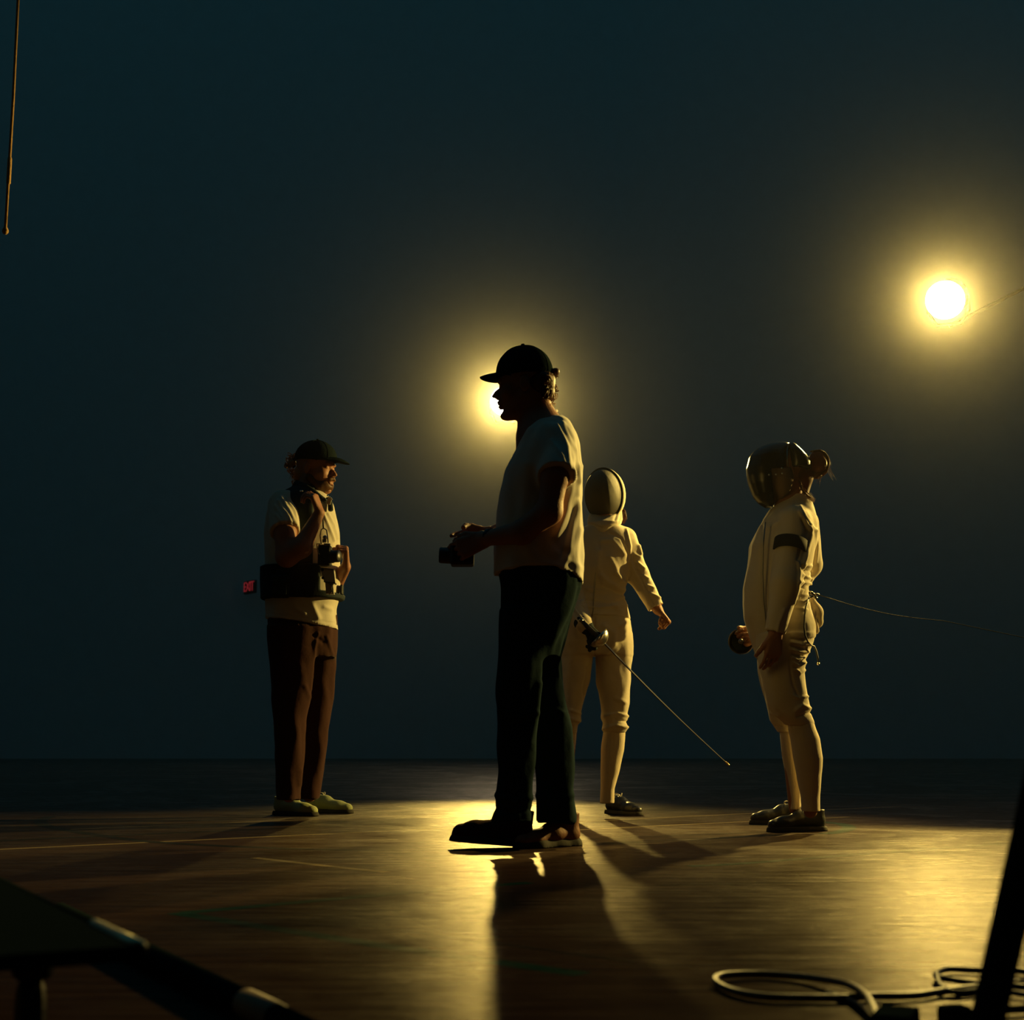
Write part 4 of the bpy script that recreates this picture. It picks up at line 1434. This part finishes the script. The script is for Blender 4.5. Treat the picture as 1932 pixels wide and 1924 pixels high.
g.cone(G.p(1527, 1064, .17), G.p(1440, 1186, .21), .054, .040, k=.01, cut=True)
zg = G.line([(1380, 1250), (1424, 1232), (1440, 1222), (1470, 1196), (1488, 1160), (1505, 1122), (1528, 1106), (1600, 1100)])
zgx, zgz = [q[0] for q in zg], [q[2] for q in zg]
ysl = G.y0
g.cut(lambda X, Y, Z: np.where((Y > ysl - .155) & (Y < ysl + .12), np.interp(X.ravel(), zgx, zgz)[:, None, None] - Z, -.05))
rf = [([(1438, 990), (1438, 1060), (1440, 1120), (1446, 1180)], 2.2, -.004), ([(1510, 955), (1520, 975), (1538, 1000)], 3, .006), ([(1508, 965), (1520, 985), (1530, 1003), (1524, 1035), (1512, 1065)], 2.6, .009),
      ([(1514, 980), (1522, 1000), (1515, 1020), (1505, 1055)], 2.6, -.008), ([(1528, 990), (1527, 1010), (1520, 1040), (1514, 1072)], 2.6, .008), ([(1540, 1000), (1542, 1030), (1540, 1060)], 2.4, .006), ([(1505, 1060), (1509, 1080), (1506, 1110), (1498, 1138)], 2.4, .006),
      ([(1518, 1066), (1530, 1068)], 3, .008), ([(1515, 1085), (1530, 1092)], 3, .008), ([(1510, 1098), (1528, 1100)], 3, .009), ([(1514, 1076), (1530, 1078)], 2.4, -.006), ([(1512, 1108), (1526, 1110)], 2.2, -.006),
      ([(1480, 1150), (1470, 1175), (1466, 1195)], 3, .006), ([(1440, 1000), (1470, 985)], 5, .004), ([(1455, 962), (1442, 982)], 2, .004)]
jr = sdf_obj(g, 'fencing_jacket', M['fence'], fr, rf, ripple=.0018, seed=31)
# dark arm band and its side fastening
mb = MB()
mb.lathe([(.064, -.0), (.071, .004), (.071, .052), (.064, .056)], G.p(1490, 1042, -.178), G.p(1500, 985, -.13) - G.p(1483, 1098, -.205), 24)
mb.build('arm_band', M['patch'], jr, smooth=True)
mb = MB(); mb.tube([G.p(x, y, d) for x, y, d in ((1444, 985, -.15), (1440, 1030, -.165), (1439, 1080, -.16), (1441, 1130, -.15), (1446, 1175, -.145), (1452, 1205, -.13))], .0028, 5)
mb.build('zip', M['steel'], jr, smooth=True)

lo, hi = box_of([G.p(1395, 1400), G.p(1560, 1095)], .03)
lo[1], hi[1] = G.y0 - .27, G.y0 + .27
g = Sdf(lo, hi, .005)
g.loft(G.rows([(1104, 1425, 1524, .135), (1120, 1418, 1524, .14), (1150, 1414, 1528, .15), (1180, 1416, 1536, .16), (1200, 1419, 1537, .16), (1215, 1423, 1531, .15), (1240, 1428, 1520, .12)]), n=2.4, k=.015)
g.loft(G.rows([(1195, 1428, 1534, .095), (1215, 1428, 1530, .095), (1238, 1431, 1517, .092), (1252, 1432, 1519, .092), (1264, 1433, 1516, .09), (1290, 1438, 1520, .086), (1311, 1443, 1523, .084), (1325, 1446, 1526, .082), (1338, 1452, 1528.5, .078), (1350, 1462, 1530, .072), (1360, 1474, 1534, .068), (1368, 1482, 1535, .062)], -.075), k=.012, n=2.2)
g.loft(G.rows([(1195, 1425, 1515, .09), (1238, 1428, 1500, .09), (1270, 1431, 1500, .085), (1315, 1443, 1508, .08), (1345, 1449, 1512, .075), (1359, 1452, 1514, .07), (1370, 1460, 1512, .064), (1380, 1467, 1511, .06)], .085), k=.012, n=2.2)
gf = [([(1494, 1212), (1512, 1216), (1528, 1214)], 2.6, .008), ([(1493, 1225), (1510, 1230), (1524, 1228)], 2.6, .009), ([(1495, 1240), (1505, 1246), (1517, 1240)], 2.4, .008), ([(1497, 1250), (1508, 1256), (1518, 1250)], 2.4, .008), ([(1500, 1262), (1510, 1270), (1518, 1264)], 2.4, .007),
      ([(1494, 1218), (1515, 1223)], 2.2, -.007), ([(1497, 1234), (1514, 1236)], 2.2, -.007), ([(1492, 1204), (1515, 1208), (1536, 1204)], 2, -.005), ([(1496, 1312), (1505, 1316), (1523, 1314)], 2.4, .007), ([(1502, 1340), (1515, 1330), (1528, 1336)], 3, .007), ([(1505, 1352), (1530, 1344)], 2.4, -.006),
      ([(1503, 1120), (1524, 1124)], 2.2, .004), ([(1502, 1132), (1522, 1136)], 2.2, .005), ([(1500, 1146), (1522, 1150)], 2.4, .005), ([(1455, 1345), (1470, 1350)], 3, .006), ([(1488, 1240), (1496, 1290), (1508, 1315)], 2, -.005), ([(1462, 1370), (1505, 1374)], 2, -.004)]
br = sdf_obj(g, 'breeches', M['fence'], fr, gf, ripple=.0018, seed=35)
for i, (x, y) in enumerate(((1521, 1158), (1522, 1165), (1520, 1163))):
    mb = MB(); mb.lathe([(0, .002), (.006, .001), (.0065, -.001)], G.p(x, y, -.118), (.6, -.8, 0), 8)
    mb.build('printed_mark', M['red'], br, smooth=True)
for rows_, dy in (([(1352, 1486, 1533, .055), (1375, 1488, 1539, .060), (1393, 1492, 1546, .064), (1430, 1497, 1551.5, .062), (1469, 1504, 1549, .052), (1500, 1511, 1547, .042), (1530, 1512, 1547, .040)], -.075),
                  ([(1366, 1471, 1512, .055), (1393, 1473, 1514, .060), (1423, 1476, 1516, .060), (1469, 1484, 1514, .050), (1507, 1490, 1511, .040), (1527, 1490, 1511, .040)], .085)):
    lo, hi = box_of([G.p(rows_[0][1] - 8, 1535), G.p(rows_[0][2] + 24, 1348)], .02)
    lo[1], hi[1] = G.y0 + dy - .10, G.y0 + dy + .10
    g = Sdf(lo, hi, .004); g.loft(G.rows(rows_, dy), n=2.1)
    sdf_obj(g, 'sock', M['sock'], fr, ripple=.0008)
shoe(fr, on_floor(1557, 1567), (-.94, -.20, 0), .26, M['leather'], M['rubber'], high=.085, m_lace=M['webbing'])
shoe(fr, on_floor(1524, 1555), (-.98, .06, 0), .26, M['leather'], M['rubber'], high=.085, m_lace=M['cotton2'])

# her mask: black wire bowl tipped up, tongue and strap behind, bib hanging down at the cheek
lo, hi = box_of([G.p(1395, 965), G.p(1545, 830)], .04)
lo[1], hi[1] = G.y0 - .16, G.y0 + .16
g = Sdf(lo, hi, .004)
mrows = G.rows([(835.5, 1462, 1488, .03), (838.5, 1446, 1490, .05), (845, 1431, 1489, .072), (853, 1420, 1488, .088), (862, 1414, 1488, .098), (884, 1408.5, 1487, .105), (900, 1409.5, 1478, .104), (914, 1412.5, 1472, .100), (937, 1421.5, 1468, .082), (949, 1431, 1463, .06), (957, 1444, 1458, .035)])
g.loft(mrows, n=2.05, k=.004)
g2 = G.xz([(1395, 825), (1487, 825), (1488, 884), (1447, 891), (1449, 913), (1453, 934), (1458, 960), (1395, 975)])
g.cut(lambda X, Y, Z: poly2(X, Z, g2) + 0 * Y)
mk = sdf_obj(g, 'fencing_mask', M['lacquer'], fr)
g = Sdf(lo, hi, .004)
g.loft(G.rows([(838, 1486, 1496, .05), (843, 1482, 1502, .07), (853, 1480, 1513, .085), (863, 1480, 1522, .092), (874, 1480, 1530, .094), (884, 1480, 1531, .090), (890, 1480, 1520, .08)]), n=2.1, k=.004)
g3 = G.xz([(1486, 830), (1500, 838), (1540, 878), (1528, 884), (1518, 889), (1500, 885), (1486, 886)])
g.cut(lambda X, Y, Z: poly2(X, Z, g3) + 0 * Y)
sdf_obj(g, 'tongue', M['lacquer'], mk)
g = Sdf(lo, hi, .0035)
g.loft(mrows, n=2.05, k=.004, off=-.004)
g.ell(G.p(1474, 905), (.062, .098, .10), k=.02)
g4 = G.xz([(1447, 891), (1492, 886.5), (1491, 909), (1485, 929), (1470, 948), (1461, 962), (1458, 955), (1453, 934), (1449, 913)])
g.cut(lambda X, Y, Z: poly2(X, Z, g4) + 0 * Y)
sdf_obj(g, 'bib', M['shade_cloth'], mk, ripple=.001)
for (x, y) in ((1451, 895.5), (1464, 895), (1476, 893), (1475, 883)):
    sb = MB(); sb.lathe([(0, .004), (.003, .003), (.0045, 0)], G.p(x, y, -.108), (0, -1, .3), 8)
    sb.build('rivet', M['metal'], mk, smooth=True)
mb = MB(); mb.lathe([(0, .004), (.004, .003), (.005, -.002)], G.p(1489, 836.5, -.01), (0, -.3, 1), 8)
mb.build('rivet', M['metal'], mk, smooth=True)
mb = MB(); mb.tube([G.p(x, y, d) for x, y, d in ((1487, 838, -.03), (1485, 850, -.08), (1485, 862, -.098), (1487, 880, -.104))], .0026, 6)
mb.build('seam', M['steel'], mk, smooth=True)
mb = MB(); mb.tube([G.p(x, y, d) for x, y, d in ((1498, 842.5, -.03), (1506, 848, -.04), (1514, 857, -.045), (1522, 866, -.045), (1530, 875.5, -.04))], [.003, .0055, .006, .005, .003], 8)
mb.build('tongue_highlight', M['metal'], mk, smooth=True)  # metal ridge added as the highlight along the mask tongue

lo, hi = box_of([G.p(1470, 950), G.p(1575, 845)], .03)
lo[1], hi[1] = G.y0 - .12, G.y0 + .14
g = Sdf(lo, hi, .0045)
g.ell(G.p(1506, 892, .02), (.062, .072, .066), k=.02)
g.cone(G.p(1520, 905, .02), G.p(1512, 940, .0), .035, .028, k=.02)
g.ell(G.p(1541, 874, .02), (.044, .046, .050), k=.01)
hr2 = sdf_obj(g, 'hair', M['hair_red'], fr, ripple=.003, seed=41)
bun = []
for ph in (0, 1, 2, 3, 4):
    ring = []
    for k in range(9):
        a = math.radians(110 - 30 * k)
        r = .047 + .002 * ph
        ring.append(G.p(1541, 874, .02) + np.array([r * math.cos(a), (ph - 2) * .014, r * 1.1 * math.sin(a)]))
    bun.append(ring)
strands(fr, 'bun_strands', M['hair_red'], bun, 260, .0022, 42, .0012, parent=hr2)
tail = [[G.p(1508, 908, d), G.p(1512, 920, d - .02), G.p(1520, 931, d - .02), G.p(1528, 938, d - .01), G.p(1533, 945, d)] for d in (-.06, -.03, 0, .03)]
strands(fr, 'loose_hair', M['hair_red'], tail, 160, .004, 43, .0013, parent=hr2)
fly = [[G.p(1558, 875, .0), G.p(1563, 885, 0), G.p(1566, 893, 0), G.p(1572, 903, .0)], [G.p(1550, 893, .0), G.p(1548, 900, 0), G.p(1546, 906, 0), G.p(1545, 912, .0)], [G.p(1553, 855, 0), G.p(1562, 862, 0), G.p(1566, 872, 0), G.p(1565, 884, 0)]]
strands(fr, 'stray_hair', M['hair_red'], fly, 24, .005, 44, .0006, parent=hr2)

G2 = G.p(1398, 1210, .23)
sword(G2, 'epee held low behind the thigh of the fencer with the bun, guard outward', G2, G2 + .88 * ray(1403, 1214) / np.linalg.norm(ray(1403, 1214)), None, r=.056)

# body cord, spare glove and reel cable at her back
bc = empty('body_cord', G.p(1527, 1130), 'black body cord looping down the hip of the fencer with the bun', 'cord')
mb = MB()
mb.tube([G.p(x, y, d) for x, y, d in ((1527, 1126, -.05), (1524, 1134, -.13), (1520, 1146, -.165), (1518, 1162, -.172), (1517, 1182, -.175), (1519, 1198, -.17), (1524, 1210, -.15), (1530, 1217, -.13), (1536, 1219, -.11), (1540, 1228, -.10), (1543, 1240, -.10), (1544, 1250, -.10))], .0038, 8)
mb.build('cord', M['black'], bc, smooth=True)
for (x0, y0_, x1, y1, r) in ((1518, 1113, 1527, 1117, .006), (1527, 1117, 1536, 1121, .008), (1536, 1121, 1546, 1122, .006), (1526, 1127, 1534, 1125, .005), (1534, 1125, 1542, 1129, .007)):
    mb = MB(); mb.tube([G.p(x0, y0_, -.06), G.p((x0 + x1) / 2, (y0_ + y1) / 2, -.06), G.p(x1, y1, -.06)], [r * .8, r, r * .7], 8)
    mb.build('plug', M['steel'], bc, smooth=True)
mb = MB(); mb.lathe([(0, -.006), (.005, -.004), (.006, 0), (.004, .006), (0, .007)], G.p(1544, 1252, -.10), (0, 0, 1), 10)
mb.build('plug', M['metal'], bc, smooth=True)
sg = empty('glove', G.p(1540, 1165), 'pale fencing glove tucked behind the hip of the fencer with the bun', 'glove')
lo, hi = box_of([G.p(1510, 1205), G.p(1560, 1125)], .03)
lo[1], hi[1] = G.y0 - .10, G.y0 + .10
g = Sdf(lo, hi, .0035)
g.cone(G.p(1530, 1135), G.p(1537, 1155), .020, .034, k=.01)
g.cone(G.p(1537, 1155), G.p(1539, 1172), .034, .030, k=.01)
for i in range(4):
    g.cone(G.p(1538, 1170, -.03 + .02 * i), G.p(1541 - i, 1192 - 2 * abs(i - 1.5), -.034 + .023 * i), .010, .009, k=.004)
g.cone(G.p(1535, 1155, -.03), G.p(1530, 1175, -.055), .011, .009, k=.005)
sdf_obj(g, 'glove_hand', M['sock'], sg, ripple=.002)
rc = empty('reel_cable', G.p(1548, 1124), 'thin taut cable running from the waist of the fencer with the bun to the side', 'cable')
mb = MB()
p0, p1 = G.p(1545, 1122, -.06), G.p(1780, 1171, .0)
dr = (p1 - p0)
pts = [p0 + dr * t + np.array([0, 0, -.02 * math.sin(min(t, 1) * math.pi)]) for t in np.linspace(0, 3.2, 30)]
pts = [p if p[2] > .01 else np.array([p[0], p[1], .01]) for p in pts]
mb.tube(pts, .0016, 6)
mb.build('wire', M['black'], rc, smooth=True)

# ================================================================== the rest of the stage
# EXIT sign on a bracket on the far wall, turned away from the camera
SX = at(472.5, 1107.5, BACK - .32)
ex = empty('exit_sign', SX, 'small red lit EXIT sign far away on the dark wall', 'sign')
Rs = Matrix.Rotation(math.radians(-55), 3, 'Z')
Rn = np.array(Rs)
mb = MB(); mb.box(SX, (.345, .05, .19), R=Rn, bev=.006)
mb.build('sign_case', M['sign_box'], ex)
mb = MB(); mb.tube([SX, SX + np.array([-.02, .32, .0])], .018, 8)
mb.build('bracket', M['sign_box'], ex)
for i, ch in enumerate('EXIT'):
    cu = bpy.data.curves.new('letter', 'FONT')
    cu.body = ch
    cu.size = .205
    cu.align_x = 'CENTER'; cu.align_y = 'CENTER'
    cu.extrude = .004
    cu.offset = -.003
    tmp = bpy.data.objects.new('letter', cu)
    C.objects.link(tmp)
    bpy.context.view_layer.update()
    me = bpy.data.meshes.new_from_object(tmp.evaluated_get(bpy.context.evaluated_depsgraph_get()))
    bpy.data.objects.remove(tmp)
    off = (-.125, -.030, .052, .122)[i]
    Vv = np.array([v.co[:] for v in me.vertices])
    W_ = np.stack([Vv[:, 0] + off, np.full(len(Vv), -.028) - Vv[:, 2], Vv[:, 1]], 1)
    W_ = SX + W_ @ Rn.T
    for v, q in zip(me.vertices, W_):
        v.co = tuple(float(c) for c in q)
    put('letter', me, ex, M['sign_red'])

# pull cord with a knob hanging at the side
kb = at(10, 436, 5.0)
rp = empty('pull_cord', kb, 'hanging pull cord with a round knob at its lower end, high against the dark', 'cord')
mb = MB(); mb.tube([kb, kb + np.array([.003, 0, .5]), kb + np.array([.0, 0, 1.2]), np.array([kb[0], kb[1], 12.6])], .0055, 8)
mb.build('cord', M['rope'], rp, smooth=True)
mb = MB(); mb.lathe([(0, -.012), (.007, -.010), (.011, -.003), (.011, .004), (.008, .011), (.005, .016)], kb, (0, 0, 1), 16)
mb.build('knob', M['rope'], rp, smooth=True)
mb = MB(); mb.lathe([(.006, -.05), (.0078, -.045), (.0078, .045), (.006, .05)], kb + np.array([.002, 0, .225]), (0, 0, 1), 12)
mb.build('cord_joint', M['rope'], rp, smooth=True)


# cables in the foreground
def curve_pts(P, n=8):
    P = [np.array(p, float) for p in P]
    out = []
    for i in range(len(P) - 1):
        p0, p1, p2, p3 = P[max(i - 1, 0)], P[i], P[i + 1], P[min(i + 2, len(P) - 1)]
        for t in np.linspace(0, 1, n, endpoint=False):
            out.append(.5 * ((2 * p1) + (-p0 + p2) * t + (2 * p0 - 5 * p1 + 4 * p2 - p3) * t * t + (-p0 + 3 * p1 - 3 * p2 + p3) * t ** 3))
    out.append(P[-1])
    return out


cb = empty('power_cable', on_floor(1500, 1860), 'dark cable lying in a long loop on the floor in the near corner', 'cable')
pts = [(1930, 1852, .008), (1850, 1862, .008), (1774, 1871, .008), (1725, 1878, .008), (1643, 1879, .008), (1594, 1882, .008), (1520, 1882, .008), (1447, 1880, .008), (1395, 1872, .008), (1360, 1859, .008),
       (1350, 1847, .010), (1368, 1839, .010), (1431, 1837, .008), (1500, 1841, .009), (1560, 1848, .014), (1600, 1857, .020), (1632, 1876, .022), (1650, 1905, .018), (1658, 1940, .012), (1660, 2000, .008)]
mb = MB(); mb.tube(curve_pts([on_floor(x, y, z) for x, y, z in pts]), .0062, 8)
mb.build('cable_run', M['orange_cord'], cb, smooth=True)
c2 = empty('power_cable', on_floor(1790, 1850), 'short dark cable bent back in a tight loop beside the tripod leg', 'cable')
pts = [(1960, 1835, .008), (1900, 1830, .008), (1843, 1830, .008), (1791, 1828, .008), (1770, 1834, .010), (1768, 1842, .014), (1800, 1849, .010), (1850, 1856, .008), (1900, 1859, .008), (1980, 1866, .008)]
mb = MB(); mb.tube(curve_pts([on_floor(x, y, z) for x, y, z in pts]), .0055, 8)
mb.build('cable_run', M['black'], c2, smooth=True)
c3 = empty('power_cable', on_floor(1800, 1880), 'thin dark cable curving out from under the short looped one', 'cable')
pts = [(1768, 1840, .016), (1772, 1856, .013), (1786, 1868, .010), (1815, 1872, .008), (1870, 1868, .008), (1960, 1880, .008)]
mb = MB(); mb.tube(curve_pts([on_floor(x, y, z) for x, y, z in pts]), .0050, 8)
mb.build('cable_run', M['black'], c3, smooth=True)
c4 = empty('power_cable', on_floor(1620, 1900), 'thin dark cable crossing under the long loop at the picture edge', 'cable')
pts = [(1560, 1872, .006), (1600, 1886, .006), (1630, 1903, .006), (1660, 1935, .006), (1690, 1990, .006)]
mb = MB(); mb.tube(curve_pts([on_floor(x, y, z) for x, y, z in pts]), .0045, 8)
mb.build('cable_run', M['black'], c4, smooth=True)
pb = empty('floor_block', on_floor(1720, 1960), 'low black block on the floor at the bottom edge, beside the cables', 'box')  # plain dark block resting on the floor
q0 = on_floor(1690, 1945)
mb = MB(); mb.box((q0[0], q0[1], .014), (.055, .09, .028), R=frame((1, -.45, 0)), bev=.004)
mb.build('block_body', M['matte'], pb)
mb = MB(); mb.box(on_floor(1800, 1915, .015), (.045, .03, .028), R=frame((1, .3, 0)), bev=.006)
mb.tube([on_floor(1822, 1912, .015), on_floor(1870, 1906, .010), on_floor(1960, 1902, .008)], .006, 8)
pl = empty('shadow_plug', on_floor(1800, 1915), 'black plug form standing for connector shadows between the block and the tripod leg', 'plug')  # dark form put where connectors cast their shade
mb.build('shadow_form', M['matte'], pl)

# tripod at the right-hand edge, only one leg reaches into the picture
tp = empty('tripod', (.95, 1.78, 0), 'black tripod whose leg slants across the lower corner, out of focus', 'tripod')
foot = at(1826, 2062, 1.68) * np.array([1, 1, 0]) + np.array([0, 0, .012])
apex = np.array([.862, 1.80, 1.15])
legs = [foot, np.array([1.36, 1.45, .012]), np.array([1.10, 2.32, .012])]
for f_ in legs:
    dd = apex - f_
    mb = MB(); mb.tube([f_ + dd * .02, f_ + dd * .50], [.0195, .0205], 12); mb.build('leg', M['matte'], tp, smooth=False)
    mb = MB(); mb.tube([f_ + dd * .46, apex], [.024, .024], 12); mb.build('leg', M['matte'], tp)
    mb = MB(); mb.lathe([(0, -.012), (.03, -.010), (.03, .006), (.02, .03), (0, .032)], f_, (0, 0, 1), 14); mb.build('foot', M['rubber'], tp)
mb = MB(); mb.lathe([(0, -.25), (.022, -.25), (.022, .02), (.065, .02), (.07, .06), (.05, .08), (0, .08)], apex, (0, 0, 1), 20); mb.build('head', M['matte'], tp)

# low cart in the near left corner: a platform on casters with a metal sleeve shaped for the edge highlight
ct = empty('cart', (-.75, 2.0, 0), 'low dark cart on casters with a highlight sleeve on its corner edge', 'cart')
e0, e1 = np.array([-.437, 1.77, .17]), np.array([-.92, 2.64, .17])
al = (e1 - e0) / np.linalg.norm(e1 - e0)
out = np.array([-al[1], al[0], 0])
if out[0] > 0: out = -out
Lc = np.linalg.norm(e1 - e0)
cen = (e0 + e1) / 2 + out * .30
Rc = np.stack([al, np.cross([0, 0, 1], al), [0, 0, 1]], 1)
mb = MB(); mb.box(cen - np.array([0, 0, .009]), (Lc, .60, .018), R=Rc)
mb.build('platform', M['matte'], ct)
mb = MB(); mb.tube([e0 + np.array([0, 0, -.008]), e1 + np.array([0, 0, -.008])], .0095, 10)
mb.build('edge_rail', M['matte'], ct, smooth=True)
mb = MB(); mb.tube([e0 + al * .002 + np.array([.003, 0, -.004]), e0 + al * .10 + np.array([.003, 0, -.004]), e0 + al * .23 + np.array([.003, 0, -.004])], .0095, 12)
mb.build('edge_highlight', M['glint'], ct, smooth=True)['label'] = 'shiny metal sleeve added for the edge highlight'  # sleeve covers only the stretch where the edge catches a highlight
for (a_, b_) in ((.30, .06), (.30, .54), (.90, .06), (.90, .54)):
    c_ = e0 + al * a_ * (Lc / 1.0) + out * b_
    c_ = np.array([c_[0], c_[1], .048])
    mb = MB(); mb.lathe([(0, -.016), (.040, -.016), (.047, -.010), (.047, .010), (.040, .016), (0, .016)], c_, (.9, .4, 0), 20)
    wh = mb.build('caster_wheel', M['rubber'], ct, smooth=False)
    mb = MB(); mb.box(c_ + np.array([0, 0, .072]), (.05, .05, .05), R=frame((.4, -.9, 0)), bev=.006)
    mb.build('caster_fork', M['black'], wh)
# rail lying on the floor beside the cart
tr = empty('track_rail', (-.6, 2.6, 0), 'dark tubular rail on the floor in front of the low cart', 'rail')
r0, r1 = np.array([-.16, 1.82, .022]), np.array([-1.0, 3.33, .022])
mb = MB(); mb.tube([r0, r1], .020, 14)
mb.build('tube', M['matte'], tr, smooth=True)
mb = MB(); mb.lathe([(.020, -.01), (.0215, -.008), (.0215, .12), (.020, .125)], r0 + (r1 - r0) * .205, r1 - r0, 16)
mb.build('rail_highlight', M['rail_glint'], tr, smooth=True)  # brown sleeve paints a highlight onto the dark rail
